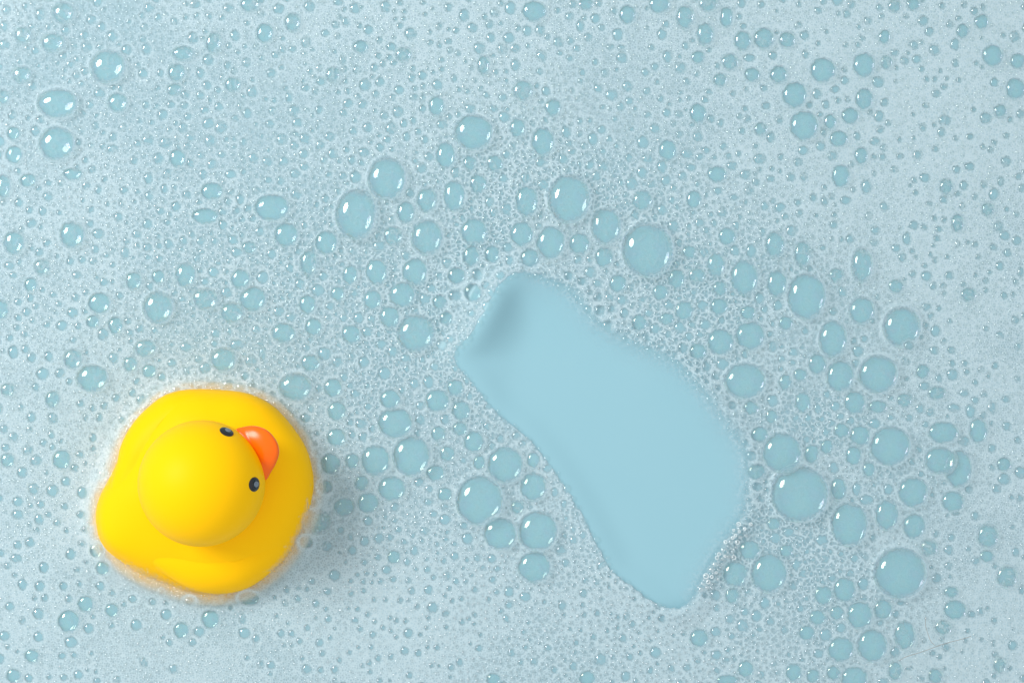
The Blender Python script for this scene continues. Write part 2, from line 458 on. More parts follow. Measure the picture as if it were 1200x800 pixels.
T[(600,0)] = [(320,122,20,30,.9),(390,87,24,26,1),(630,40,20,25,.8),(690,20,50,40,.9),(810,80,42,55,.75),(920,20,45,35,.7),(1065,78,18,22,.7),(905,160,40,52,.85),(702,160,24,30,.9),(870,268,32,30,.9),(1080,190,40,48,.85),(1180,180,48,50,.85),(1112,272,30,20,1),(1125,350,36,34,.9),(1020,290,40,40,.7),(975,375,32,32,.8),(920,432,18,20,.9),(870,530,38,45,.95),(815,515,18,20,.9),(725,527,22,24,1),(50,425,48,48,.7),(190,505,38,42,.85),(25,600,35,45,.9),(378,652,25,32,.95),(425,710,16,18,.9),(785,630,20,20,.8),(670,605,28,25,.7),(870,640,25,28,.7),(820,720,30,28,.7),(910,705,22,18,.9),(880,735,20,18,.8),(990,685,20,20,.8),(1060,720,16,18,.9),(1160,745,32,28,.8),(1165,605,32,32,.7),(345,20,35,28,.8),(460,222,20,18,.8),(240,745,25,28,.8),(280,710,22,22,.7),(490,685,15,17,.9),(510,500,22,22,.8),(575,510,14,16,.9),(320,570,16,18,.8),(365,565,16,16,.8),(75,215,14,16,.8),(165,172,16,18,.7),(680,385,15,17,1),(320,380,14,18,.9),(405,415,22,24,.6),(840,785,25,20,.9),(790,320,30,28,.5),(815,215,20,20,.6),(635,745,30,25,.5),(560,605,15,12,.9)]
T[(900,0)] = [(90,188,38,40,.85),(22,260,22,24,.8),(50,350,40,42,.9),(175,255,18,22,.7),(545,172,28,34,.95),(592,28,30,32,.7),(680,20,32,30,1),(815,28,16,18,1),(920,20,18,20,.8),(1008,35,18,20,.9),(912,145,30,34,.95),(1000,102,34,36,1),(1170,287,34,36,1),(1060,387,22,24,1),(1088,520,30,34,.8),(1135,560,16,18,.9),(290,570,30,38,.9),(385,542,40,38,1),(450,465,40,50,.95),(515,385,30,28,.9),(330,650,42,38,1),(520,545,26,30,.85),(545,480,22,24,.7),(435,730,32,40,.95),(360,378,22,24,.85),(315,420,24,20,.9),(165,705,26,24,.9),(245,685,24,26,.8),(60,735,16,18,.9),(230,440,26,28,.7),(270,490,22,24,.7),(555,290,30,34,.7),(697,278,24,24,.9),(720,325,16,18,.9),(780,235,26,30,.7),(640,285,22,22,.6),(720,200,15,15,.8),(365,212,16,16,.8),(235,205,14,16,.9),(330,65,12,16,.9),(275,150,12,14,.9),(422,210,16,16,.8),(300,730,26,26,.6),(945,780,26,22,.9),(1060,668,16,18,.9),(780,585,14,15,.9),(535,735,20,20,.7),(145,20,14,18,.7)]
T[(0,200)] = [(15,75,32,55,.8),(130,45,38,32,.8),(340,15,45,28,1),(88,150,22,24,.9),(460,90,18,22,.8),(770,85,18,25,.9),(825,168,24,26,.9),(1125,135,22,30,.9),(785,240,18,18,1),(875,112,22,22,.8),(690,250,24,26,.8),(460,295,30,26,.85),(445,368,20,24,.8),(145,245,28,24,.7),(585,385,22,32,.8),(690,360,24,24,.7),(742,350,22,24,.7),(790,342,24,26,.8),(860,328,22,24,.8),(690,405,22,22,.8),(745,412,18,20,.7),(850,370,14,12,.8),(740,310,18,20,.7),(142,535,30,34,.95),(45,445,26,22,.8),(62,490,24,18,.8),(195,450,38,38,.6),(360,490,26,22,.7),(625,515,40,42,.75),(740,497,32,32,.95),(1000,475,28,28,.8),(1125,505,45,48,.85),(290,725,28,26,1),(340,665,28,26,.9),(435,705,32,32,.9),(540,725,36,40,.85),(365,728,18,20,.9),(85,688,20,20,1),(0,650,40,45,.85),(1085,665,55,50,.6),(960,600,60,50,.5),(500,395,18,16,.8),(525,520,14,16,.8),(165,635,18,18,.8),(115,765,18,18,.7),(945,380,16,14,.7),(1005,330,18,22,.7),(695,35,24,30,.8),(1080,18,28,22,.95),(620,410,25,20,.5),(275,625,18,18,.7),(265,400,14,15,.7),(1020,430,22,22,.6),(1060,570,28,28,.7),(1165,360,35,30,.7),(560,585,20,20,.7),(600,705,24,24,.6)]
T[(300,200)] = [(700,195,40,50,.85),(1040,60,40,45,.8),(1105,392,34,42,.95),(1008,400,38,50,.9),(940,492,42,40,.95),(1035,485,28,28,.85),(1015,570,40,42,1),(860,615,34,34,.9),(890,690,30,32,.85),(440,487,34,46,.95),(382,575,32,34,.95),(240,625,38,44,.95),(545,605,42,44,.95),(625,685,46,50,.9),(268,732,38,42,.95),(445,765,46,42,.9),(480,690,26,28,.9),(520,755,26,26,.85),(540,695,20,22,.8),(30,500,30,30,1),(70,390,24,26,.8),(245,430,40,60,.6),(290,560,32,28,.85),(345,635,24,22,.8),(105,660,28,26,.8),(155,585,18,20,.8),(120,595,14,16,.8),(640,305,45,45,.6),(575,355,32,30,.6),(1180,360,26,26,.9),(1075,535,20,20,.8),(1100,570,16,18,.8),(790,600,26,28,.7),(820,550,24,22,.8),(855,492,18,18,.8),(930,585,30,28,.7),(400,405,13,14,.9),(160,412,15,15,.9),(410,690,20,22,.8),(745,650,18,18,.7),(585,790,26,20,.9),(205,530,24,26,.7),(460,575,18,22,.7),(15,285,25,25,.7),(465,30,28,30,.8),(350,165,20,25,.8),(1115,195,24,28,.7),(1170,180,28,30,.7)]
T[(600,200)] = [(82,408,42,42,.95),(315,342,46,50,.9),(430,405,42,46,.85),(365,475,32,28,.7),(495,528,38,40,.95),(695,568,36,36,.95),(770,505,38,46,.9),(515,605,26,26,.9),(525,668,24,26,.9),(410,655,28,28,.8),(465,648,20,24,.8),(640,665,32,32,.95),(595,712,34,40,.95),(670,740,26,26,.85),(725,695,32,30,.9),(805,655,42,44,.95),(735,630,24,24,.85),(785,735,28,28,.8),(890,630,30,24,.9),(970,635,40,40,.95),(905,720,28,26,.95),(980,700,26,26,.9),(975,550,34,34,.85),(1105,665,38,36,.95),(955,440,40,56,.85),(720,45,24,28,.95),(852,135,34,42,1),(930,207,18,16,1),(610,140,45,48,.75),(870,60,16,18,.8),(1045,375,24,28,.9),(1120,375,26,32,.9),(830,380,32,32,.7),(865,490,40,38,.6),(1160,600,24,30,.9),(1050,612,16,14,.8),(830,775,22,22,.9),(730,765,20,20,.8),(845,720,20,18,.8),(555,550,20,26,.7),(455,595,22,24,.6),(560,60,28,32,.8),(510,60,16,24,.8),(910,280,18,18,.8),(1040,125,22,18,.7),(1110,95,25,25,.5),(910,165,14,14,.7),(1185,650,20,22,.9)]
T[(900,200)] = [(212,127,20,20,1),(140,150,18,18,.9),(80,215,20,20,.8),(310,208,14,16,.9),(225,210,14,12,.9),(30,345,44,60,.8),(160,390,40,60,.75),(440,440,48,80,.75),(45,632,24,26,.95),(82,712,32,32,.95),(20,718,15,20,.8),(440,655,58,62,.85),(742,495,27,26,1),(600,540,38,34,.8),(640,510,22,22,.7),(735,445,16,14,.8),(775,350,13,13,1),(800,275,18,18,1),(825,230,16,18,.8),(780,225,16,16,.8),(685,45,16,18,.9),(665,70,15,15,.8),(835,75,32,40,.75),(918,70,22,26,.8),(1010,65,18,20,.8),(1090,50,18,26,.7),(1060,110,26,32,.85),(970,122,18,18,.9),(1030,180,30,34,.6),(755,155,18,15,.8),(888,245,30,42,.7),(460,75,24,38,.7),(545,170,22,24,.5),(915,530,20,22,.8),(820,540,20,16,.8),(825,575,16,18,.8),(1020,515,15,18,.8),(1020,560,14,16,.7),(940,580,38,34,.6),(1160,700,22,24,.7),(740,725,22,28,.8),(720,780,26,22,.7),(850,490,24,22,.6),(490,705,22,25,.7),(450,375,20,16,.8),(345,322,14,18,.8),(300,320,14,14,.8),(650,320,22,34,.7),(1185,475,18,26,.7),(765,680,18,20,.7),(890,345,16,20,.6),(970,345,18,20,.6),(320,490,36,34,.6),(205,375,22,22,.6),(515,590,15,18,.7),(305,660,22,22,.6)]
T[(0,400)] = [(62,50,28,32,.85),(15,45,20,22,.7),(145,75,24,26,.8),(340,80,46,46,.7),(228,70,24,26,.85),(610,105,34,36,.8),(700,138,34,32,.95),(532,78,26,28,.8),(680,30,50,40,.7),(1045,85,60,55,.75),(960,125,30,30,.8),(758,165,22,24,.8),(805,100,24,22,.8),(620,240,22,26,.8),(660,272,26,26,.8),(245,270,34,40,.75),(35,225,35,32,.6),(282,148,26,26,.8),(148,355,24,26,.8),(247,360,26,28,.7),(35,555,34,34,.85),(103,612,26,28,.85),(245,698,30,30,1),(308,655,24,24,1),(385,708,26,30,1),(83,750,26,26,1),(190,762,22,20,1),(218,612,14,15,.9),(240,438,18,22,.85),(286,466,13,14,.9),(435,450,20,26,.85),(465,355,18,22,.85),(400,355,15,20,.8),(375,530,22,18,.7),(205,475,20,20,.6),(60,448,26,26,.6),(130,510,28,26,.6),(382,790,26,18,.9),(145,768,16,14,.8),(488,300,18,22,.7),(545,265,22,22,.7),(640,185,20,20,.8),(98,310,18,20,.6),(1110,15,40,30,.75),(1175,90,28,28,.6),(870,25,28,25,.6),(930,80,22,22,.7),(400,570,14,14,.7),(435,500,15,18,.7)]
T[(300,400)] = [(378,325,42,44,.95),(450,558,32,36,.95),(325,680,34,34,.9),(495,662,32,36,.95),(415,775,48,42,.9),(440,378,24,26,.9),(490,385,28,26,.85),(450,435,18,20,.9),(500,445,22,24,.85),(525,755,50,46,1),(808,190,28,30,.9),(935,215,40,36,.95),(960,322,42,44,.95),(955,408,38,34,.85),(855,430,34,34,.85),(895,525,36,38,.75),(840,615,48,42,.85),(770,300,24,24,.85),(770,365,26,26,.75),(885,365,24,24,.7),(765,660,26,24,.8),(885,715,34,32,.95),(1105,490,22,24,.85),(1000,258,18,20,.8),(1085,395,20,22,.75),(1145,455,20,22,.7),(255,100,46,38,.85),(640,45,26,28,.85),(585,12,28,22,.9),(700,80,24,22,.8),(255,315,18,20,.9),(465,245,24,24,.7),(440,205,24,20,.6),(1045,565,28,34,.85),(970,555,18,18,.8),(650,775,22,22,.9),(285,430,14,18,.9),(275,480,16,16,.9),(280,520,15,15,.9),(810,690,22,20,.7),(810,750,24,20,.6),(545,405,18,22,.8),(380,95,26,26,.6),(660,100,20,20,.7),(30,55,18,35,.7)]
T[(600,400)] = [(870,45,40,38,.95),(985,105,30,30,.9),(910,120,24,26,.8),(955,160,20,22,.8),(1120,310,38,36,.85),(1160,435,50,46,.95),(1145,610,40,38,.9),(1150,680,42,34,.9),(1030,300,26,22,.7),(800,30,28,30,.85),(100,555,30,38,.95),(165,595,24,22,.9),(200,705,20,24,.8),(20,440,22,22,.8),(245,760,18,22,.8),(25,775,32,32,.8),(965,215,16,16,.8),(1120,535,26,26,.7),(50,480,20,20,.7),(690,25,18,18,.7)]
T[(900,400)] = [(205,525,34,44,1),(275,492,28,34,.95),(345,415,38,34,.95),(430,440,46,46,1),(400,535,36,46,1),(500,385,28,26,.95),(515,305,42,30,.9),(405,285,48,52,.95),(230,105,46,52,.9),(150,155,32,30,.85),(80,190,30,38,.85),(162,285,36,46,.9),(20,275,28,30,.95),(15,350,28,34,.85),(232,315,20,24,.9),(130,355,18,22,.85),(190,360,20,22,.85),(318,305,26,26,.9),(340,350,22,20,.85),(388,370,22,22,.9),(252,362,16,18,.85),(298,382,16,18,.85),(180,458,18,20,.8),(270,425,20,20,.8),(215,462,12,14,.8),(472,600,30,36,.9),(330,690,40,62,.95),(415,695,22,38,.9),(563,690,24,28,.9),(462,742,34,24,.85),(985,415,42,60,.9),(865,750,50,48,.95),(725,140,32,34,.9),(865,155,30,30,.9),(732,208,30,24,.85),(790,240,42,32,.75),(640,275,36,32,.7),(970,275,22,22,1),(950,325,24,34,.95),(972,192,16,18,.95),(1105,575,34,34,.9),(1105,645,32,30,.9),(1070,690,22,24,.85),(1050,500,20,24,.8),(1050,310,26,30,.6),(1115,270,22,18,.8),(1170,462,18,20,.7),(870,310,30,22,.7),(660,355,22,18,.7),(575,352,18,18,.8),(760,330,22,24,.6),(825,660,26,24,.7),(770,718,26,22,.7),(705,505,20,20,.6),(920,240,24,22,.6),(660,20,44,40,.9),(780,40,24,22,.7),(860,40,22,20,.7),(120,50,26,24,.8),(20,25,26,28,.8),(275,250,20,20,.8),(65,85,20,22,.7)]
T[(0,600)] = [(450,178,32,34,.95),(480,260,32,34,1),(330,195,26,28,1),(205,258,26,28,1),(105,338,24,28,1),(186,345,26,26,1),(297,345,22,22,1),(470,345,24,24,1),(524,377,18,18,.95),(372,335,16,18,.9),(210,400,20,20,1),(162,403,14,14,.9),(45,440,24,22,1),(322,405,20,20,.8),(415,543,26,26,1),(332,607,32,28,1),(180,582,26,26,1),(148,672,34,32,1),(290,670,20,20,1),(345,667,17,17,1),(427,660,14,14,1),(62,765,34,34,1),(135,775,22,22,.9),(230,770,14,16,.9),(298,772,20,18,.95),(367,760,24,24,1),(410,738,10,12,.8),(450,745,12,14,.9),(455,788,20,16,.95),(20,578,28,24,1),(523,457,32,32,1),(637,527,28,28,1),(620,405,22,22,.95),(580,430,16,16,.9),(523,530,16,16,.9),(715,418,20,20,.9),(778,478,28,28,.95),(933,558,28,26,.95),(888,415,28,22,1),(1145,565,30,28,1),(1135,497,20,24,.7),(778,425,15,15,.8),(140,140,26,24,.85),(82,152,22,22,.9),(75,215,30,22,.8),(5,190,18,20,.9),(38,250,22,18,.7),(310,85,14,18,.9),(385,145,20,18,.8),(405,235,12,12,.8),(360,268,18,16,.8),(82,10,28,24,.9),(225,10,20,16,.9),(378,10,24,20,.95),(400,80,20,18,.8),(68,295,16,14,.8),(435,490,14,14,.6),(105,505,18,20,.7),(80,650,12,12,.8),(1080,445,14,20,.7),(1158,680,14,16,.8)]
T[(300,600)] = [(405,0,36,20,.95),(525,40,25,24,.95),(235,140,32,30,.95),(292,45,60,55,.5),(510,135,25,25,1),(452,178,22,24,1),(570,210,18,18,1),(508,235,17,17,1),(645,208,32,32,1),(610,270,24,24,1),(368,295,28,28,.95),(263,322,17,18,.95),(335,372,20,20,1),(282,427,20,20,1),(338,500,18,20,1),(240,540,18,18,1),(168,567,18,20,1),(204,603,17,18,1),(297,610,20,22,1),(310,660,16,18,1),(217,683,14,14,.95),(302,738,16,18,1),(390,692,15,17,1),(348,586,14,15,1),(626,118,19,20,1),(668,80,18,18,1),(695,138,16,17,1),(735,108,15,15,1),(778,133,15,15,1),(832,8,22,18,1),(885,35,28,28,1),(890,125,17,15,1),(847,150,15,15,1),(990,122,28,28,1),(932,205,22,22,1),(1037,213,19,20,1),(1105,218,22,24,1),(1130,265,18,18,1),(880,228,17,17,1),(803,268,19,19,1),(850,190,12,12,.9),(750,266,14,14,1),(475,292,14,15,1),(518,285,14,14,1),(557,290,14,14,1),(643,315,18,18,1),(583,322,16,16,1),(543,328,12,13,1),(502,325,16,16,1),(443,322,16,14,1),(715,320,16,16,1),(730,367,19,20,1),(808,363,23,24,1),(505,367,15,15,1),(446,380,16,16,1),(554,408,14,15,1),(607,410,15,15,1),(676,413,16,17,1),(756,440,16,17,1),(715,410,12,12,.9),(937,323,18,19,1),(983,322,14,15,1),(1025,362,16,17,1),(905,357,15,15,.9),(1108,315,18,18,1),(1128,373,17,18,1),(963,405,15,15,1),(920,413,14,15,.9),(887,388,14,14,.9),(1185,372,24,26,1),(1185,433,20,20,1),(1090,405,14,14,.9),(1025,480,15,16,1),(966,512,17,18,1),(1022,522,13,13,.9),(475,452,15,16,1),(524,478,15,16,1),(433,448,11,12,.9),(487,545,17,18,1),(557,512,14,15,1),(595,538,15,16,1),(632,555,14,14,1),(548,572,18,19,1),(657,505,15,16,1),(700,508,14,16,1),(808,493,15,15,1),(714,565,24,26,1),(657,583,14,15,1),(770,572,14,14,1),(800,540,11,12,1),(892,538,15,14,1),(697,648,21,22,1),(760,657,19,20,1),(805,632,13,13,1),(848,632,16,17,1),(540,632,15,16,1),(437,655,14,15,1),(480,632,11,12,.9),(497,718,13,14,.9),(535,745,14,16,1),(718,763,19,20,1),(822,717,13,14,1),(858,718,10,11,1),(915,725,18,20,1),(910,770,11,12,1),(1045,637,19,19,1),(1005,613,12,13,1),(1052,573,13,14,1),(1112,780,34,28,1),(1185,592,12,14,.9),(580,788,16,14,1),(628,788,10,10,.9),(397,82,18,20,.9),(335,160,26,26,.5),(195,405,18,20,.9),(138,425,18,18,.6),(327,453,14,14,.9),(280,493,11,13,.9),(95,485,12,13,.9),(150,518,12,13,.9),(130,622,14,14,.9),(168,622,12,12,.9),(238,360,14,16,.9),(420,232,11,13,.9),(390,188,11,10,.9),(930,148,16,14,.9),(840,105,10,11,.9),(988,222,14,14,.9),(1062,260,15,15,.9),(970,260,12,12,.9),(800,220,12,12,.9),(1012,295,13,13,.9),(370,545,10,11,.9),(650,38,16,15,.9),(605,20,14,14,.9),(600,72,11,11,.9),(568,20,12,10,.8),(705,187,12,10,.9)]
T[(600,600)] = [(62,395,28,25,1),(334,378,21,22,1),(330,432,15,16,1),(338,478,16,16,1),(398,472,18,18,1),(396,328,17,18,.9),(418,404,13,14,.9),(343,318,15,18,.85),(152,418,13,15,1),(75,515,12,13,1),(54,560,15,16,1),(82,597,11,11,1),(62,632,15,16,1),(40,703,15,16,1),(168,635,19,19,1),(197,735,17,19,1),(252,762,13,13,.9),(243,478,13,13,.9),(272,546,13,13,1),(321,552,14,14,1),(300,610,17,18,1),(380,580,17,17,1),(447,555,14,15,1),(496,490,14,15,1),(495,540,13,14,1),(563,522,19,20,1),(520,590,21,23,1),(595,562,12,13,1),(640,494,13,14,1),(700,496,18,20,1),(683,556,12,13,1),(672,655,28,28,1),(552,676,18,20,1),(600,660,14,14,.9),(473,677,14,15,.9),(648,740,19,20,1),(533,768,24,26,1),(470,792,16,12,1),(756,573,12,12,.9),(803,568,14,16,.8),(955,560,26,26,.95),(1030,580,20,20,1),(1012,645,18,16,1),(958,668,28,24,1),(1008,785,50,24,1),(955,742,20,20,.7),(1040,685,16,18,.8),(820,728,20,20,.7),(870,695,18,18,.8),(903,655,14,14,.7),(1168,760,20,24,.8),(1145,485,28,28,.95),(1092,468,22,24,.9),(1020,500,24,24,.9),(1185,425,26,30,1),(1158,545,18,18,.9),(1150,650,12,14,.9),(960,447,20,20,.7),(1030,390,34,36,.9),(952,388,28,28,.85),(288,130,20,22,.9),(332,105,18,22,.9),(285,80,14,20,.9),(230,178,28,28,.7),(250,235,20,20,.7),(297,657,13,13,.9),(250,692,12,12,.8),(130,615,9,10,.9),(1070,612,12,12,.8),(1130,575,14,14,.9),(455,350,10,12,.9),(490,328,10,12,.9),(465,475,10,12,.9),(648,602,13,12,.8),(570,627,12,12,.8),(460,300,11,12,.9),(575,408,10,12,.9),(665,465,11,12,.9)]
T[(900,600)] = [(358,360,50,56,1),(445,335,40,48,1),(258,388,44,48,1),(232,492,38,36,.95),(322,470,32,32,.9),(180,563,36,34,1),(268,573,30,30,.95),(342,540,26,26,.9),(120,748,38,40,1),(210,765,30,34,.95),(235,660,26,24,.95),(305,750,32,34,.9),(540,455,45,50,.85),(600,475,30,40,.85),(525,520,22,22,.8),(595,655,22,30,.8),(595,740,36,46,.75),(785,765,36,36,.8),(860,372,36,28,.8),(790,310,26,26,.7),(820,540,40,36,.6),(815,595,28,22,.7),(1025,205,34,28,1),(1030,110,48,56,.75),(1120,300,50,52,.65),(1080,110,22,40,.6),(1190,365,16,26,.9),(995,465,20,22,.8),(1030,450,16,18,.8),(935,555,16,14,.8),(1085,715,30,40,.6),(1135,730,20,22,.8),(788,100,16,20,.9),(860,118,18,20,.8),(755,165,40,40,.5),(620,425,45,22,.8),(85,180,32,30,.95),(250,130,30,24,.95),(95,92,26,24,.95),(32,120,30,28,.9),(25,55,32,30,.9),(405,215,22,22,.95),(292,184,16,16,.95),(342,194,18,18,.95),(183,182,16,18,.95),(210,222,16,16,.85),(132,248,22,26,.9),(163,285,18,22,.9),(115,345,20,22,.9),(335,275,18,16,.85),(385,285,20,20,.9),(300,305,24,24,.85),(180,400,16,18,.85),(85,415,16,18,.85),(45,432,16,18,.8),(152,450,20,20,.85),(10,510,22,24,.8),(28,710,16,16,.8),(160,688,14,14,.85),(95,665,12,14,.85),(45,750,14,18,.85),(540,790,28,18,.8),(450,400,18,16,.8),(490,120,18,20,.7),(855,300,14,14,.7),(660,730,40,24,.5),(880,5,40,20,.7),(715,780,20,20,.6),(910,650,10,14,.8),(730,600,15,15,.7),(1000,595,12,12,.7),(1150,545,10,10,.7)]

BUB = []                                     # dicts: x y rx ry c label short
for x, y, rx, ry, c, lab, short in HEROES:
    BUB.append(dict(x=x, y=y, rx=rx * 1.04, ry=ry * 1.04, c=c, label=lab, short=short))
_cand = []
for (tx, ty), rows in T.items():
    for x, y, rx, ry, c in rows:
        _cand.append((tx + x / 4, ty + y / 4, rx / 3.6, ry / 3.6, c))
_cand.sort(key=lambda b: -b[2] * b[3])
for x, y, rx, ry, c in _cand:
    ok = True
    for b in BUB:
        d = math.hypot(x - b['x'], y - b['y'])
        rr, br = (rx + ry) / 2, (b['rx'] + b['ry']) / 2
        if d < 0.78 * br + 0.15 * rr:
            ok = False
            break
        if d < br + rr and br > rr:          # make room
            f = max(0.55, (d - br * 0.97) / rr) if d > br else 0.55
            rx, ry = rx * min(1, max(f, .55)), ry * min(1, max(f, .55))
    if ok:
        BUB.append(dict(x=x, y=y, rx=rx, ry=ry, c=c, label=None, short=None))

_bx = np.array([b['x'] for b in BUB]); _by = np.array([b['y'] for b in BUB])
_dp = sdf(PATCH, _bx, _by)[0]; _dd = sdf(DUCK, _bx, _by)[0]
BUB = [b for b, p, d in zip(BUB, _dp, _dd)
       if p > 0.55 * min(b['rx'], b['ry']) and d > (0.2 * min(b['rx'], b['ry']) if b['label'] else 0.75 * b['rx'])]

# ------------------------------------------------------------------ tiny bubbles packed between them
X0, X1, Y0, Y1 = -140, 1340, -120, 920       # covered a little beyond the frame
gw, gh = X1 - X0, Y1 - Y0
yy, xx = np.mgrid[Y0:Y1, X0:X1].astype(float)
dpat, pnx, pny = sdf(PATCH, xx[::4, ::4], yy[::4, ::4])
dduck = sdf(DUCK, xx[::4, ::4], yy[::4, ::4])[0]
up = lambda a: np.repeat(np.repeat(a, 4, 0), 4, 1)[:gh, :gw]
CLR = np.minimum(up(dpat) + 2.2 + 5 * up(np.clip(pnx * .85 - pny * .35, 0, 1)), up(dduck) + 4.0)
CLR = np.minimum(CLR, 40.0)

def stamp_clear(x, y, r):
    R = int(r + 14)
    i0, i1 = max(0, int(y - Y0) - R), min(gh, int(y - Y0) + R + 1)
    j0, j1 = max(0, int(x - X0) - R), min(gw, int(x - X0) + R + 1)
    if i0 >= i1 or j0 >= j1:
        return
    d = np.hypot(xx[i0:i1, j0:j1] - x, yy[i0:i1, j0:j1] - y) - r
    np.minimum(CLR[i0:i1, j0:j1], d, out=CLR[i0:i1, j0:j1])

for b in BUB:
    stamp_clear(b['x'], b['y'], (b['rx'] + b['ry']) / 2 * 0.98)

def coarse_at(x, y, dp):
    """0 = very fine whipped foam, 1 = open honeycomb of visible cells"""
    c = 1.0 - sstep(60, 330, np.maximum(dp, 0))
    c = c * (0.55 + 0.45 * sstep(0.3, 0.7, vnoise(x, y, 70, 3)))
    c = np.maximum(c, 0.75 * np.exp(-(((x - 330) / 260) ** 2 + ((y - 330) / 200) ** 2)))
    c = np.maximum(c, 0.38 * sstep(420, 0, x) * sstep(480, 100, y))
    c = np.where((y > 690) & (x < 860), c * 0.55, c)
    return np.clip(c, 0.05, 1)

mr_ = np.random.default_rng(23)
more = []
for rmax, rmin, trials in ((8.5, 5.2, 5000), (6.0, 3.6, 9000)):
    for x, y, q, a, c in zip(mr_.uniform(X0 + 6, X1 - 6, trials), mr_.uniform(Y0 + 6, Y1 - 6, trials), mr_.random(trials), mr_.random(trials), mr_.random(trials)):
        r = CLR[int(y - Y0), int(x - X0)]
        if r < rmin:
            continue
        dens_here = 0.10 + 0.5 * math.exp(-((y - 150) / 260) ** 2) * (1 if x < 520 else .62 if x < 900 else .3) + 0.35 * math.exp(-(((x - 700) / 420) ** 2 + ((y - 400) / 320) ** 2))
        if y > 640 and x < 850:
            dens_here *= .4
        if q > dens_here:
            continue
        r = min(r, rmin + (rmax - rmin) * a)
        more.append(dict(x=x, y=y, rx=r * mr_.uniform(.86, 1.1), ry=r * mr_.uniform(.9, 1.15), c=(0.55 + 0.4 * c) * (0.72 if x < 420 and y < 230 else 1), label=None, short=None, extra=True))
        stamp_clear(x, y, r)
BUB += more

COARSE4 = coarse_at(xx[::4, ::4], yy[::4, ::4], dpat)
tiny = []
for rmax, rmin, trials in ((4.8, 2.8, 45000), (3.4, 2.0, 130000), (2.3, 1.3, 200000)):
    cx = rng.uniform(X0 + 2, X1 - 2, trials); cy = rng.uniform(Y0 + 2, Y1 - 2, trials)
    u = rng.random(trials); v = rng.random(trials)
    for x, y, a, q in zip(cx, cy, u, v):
        i, j = int(y - Y0), int(x - X0)
        r = CLR[i, j]
        if r < rmin:
            continue
        cz = COARSE4[i // 4, j // 4]
        if q > 0.22 + 0.95 * cz:
            if rmax < 4 or q > 0.12 + cz:
                continue
        lim = rmin + (rmax - rmin) * (0.25 + 0.75 * cz) * (0.35 + 0.65 * a)
        r = min(r * 1.02, lim)
        if r < rmin * 0.98:
            continue
        tiny.append((x, y, r))
        stamp_clear(x, y, r)
fr = np.random.default_rng(8)
froth = []
for _ in range(9000):
    k = fr.integers(len(DUCK)); q = DUCK[k]; q2 = DUCK[(k + 1) % len(DUCK)]
    t = fr.random(); e = q2 - q; nrm = np.array([-e[1], e[0]]) / (np.hypot(*e) + 1e-9)
    o = fr.normal(2.5, 3.6)
    x, y = q + e * t - nrm * o * np.sign(np.dot(-nrm, q - np.array([240.0, 578.0])))
    r = fr.uniform(1.1, 2.6)
    if all((x - a) ** 2 + (y - b) ** 2 > ((r + c) * .95) ** 2 for a, b, c in froth):
        froth.append((x, y, r))
tiny = np.array(tiny + froth)

# ------------------------------------------------------------------ setting: water
def grow(lo, hi, step, far):
    a = list(np.arange(lo, hi + .1, step))
    st, v, left, right = step, lo, [], []
    while v > -far:
        st *= 1.35; v -= st; left.append(v)
    st, v = step, a[-1]
    while v < far + 800:
        st *= 1.35; v += st; right.append(v)
    return np.array(left[::-1] + a + right)
wax, way = grow(500, 900, 3.0, 3500), grow(290, 740, 3.0, 3500)
WX, WY = np.meshgrid(wax, way)
wd, wnx, wny = sdf(PATCH, WX, WY)
lee = np.sqrt(np.clip(-wnx, 0, 1))                     # side given a bank, shaped to lie in soft shade
for _ in range(14):
    lee[1:-1, 1:-1] = (lee[:-2, 1:-1] + lee[2:, 1:-1] + lee[1:-1, :-2] + lee[1:-1, 2:] + lee[1:-1, 1:-1]) / 5
end = np.exp(-(((WX - 572) / 46) ** 2 + ((WY - 366) / 62) ** 2))      # the swollen end of the patch
wz = 21 * end * (1 - sstep(3, 20, wd)) * sstep(-64, -7, wd + (vnoise(WX, WY, 30, 71) - .5) * 6)
wz = wz + (1.0 + 5.0 * lee) * sstep(-30, -1, wd) * (1 - sstep(2, 30, wd))
for _ in range(10):
    wz[1:-1, 1:-1] = (wz[:-2, 1:-1] + wz[2:, 1:-1] + wz[1:-1, :-2] + wz[1:-1, 2:] + wz[1:-1, 1:-1]) / 5
WV = np.stack([(WX - 600) * S, (400 - WY) * S, wz * S], -1).reshape(-1, 3)
wi = np.arange(WX.size).reshape(WX.shape)
WQ = np.stack([wi[:-1, :-1], wi[1:, :-1], wi[1:, 1:], wi[:-1, 1:]], -1).reshape(-1, 4)
wo = link(bpy.data.objects.new('water', fast_mesh('water', WV, WQ, M_WATER)))
wo['kind'] = 'structure'

# ------------------------------------------------------------------ foam sheet
def axis(lo, hi, step, far):
    a = list(np.arange(lo, hi + .1, step))
    st, v = step, lo
    left = []
    while v > -far:
        st *= 1.22; v -= st; left.append(v)
    st, v = step, a[-1]
    right = []
    while v < far + 800:
        st *= 1.22; v += st; right.append(v)
    return np.array(left[::-1] + a + right)
ax, ay = axis(X0, X1, 1.5, 2600), axis(Y0, Y1, 1.5, 2300)
GX, GY = np.meshgrid(ax, ay)
fdp, fnx, fny = sdf(PATCH, GX, GY)
fdd = sdf(DUCK, GX, GY)[0]
COA = coarse_at(GX, GY, fdp)
ang_right = np.clip(fnx * 0.85 - fny * 0.35, 0, 1)          # edges facing right / up: soft
ul = np.exp(-(((GX - 575) / 46) ** 2 + ((GY - 362) / 52) ** 2))
wj = (vnoise(GX, GY, 5, 21) - .5) * 5 + (vnoise(GX, GY, 14, 22) - .5) * 5
d_e = fdp - 0 + 9 * ang_right + wj * (0.5 + 0.5 * ang_right)
soft = 3.0 + 15 * ang_right
near = 1 - sstep(3, 30, fdp)
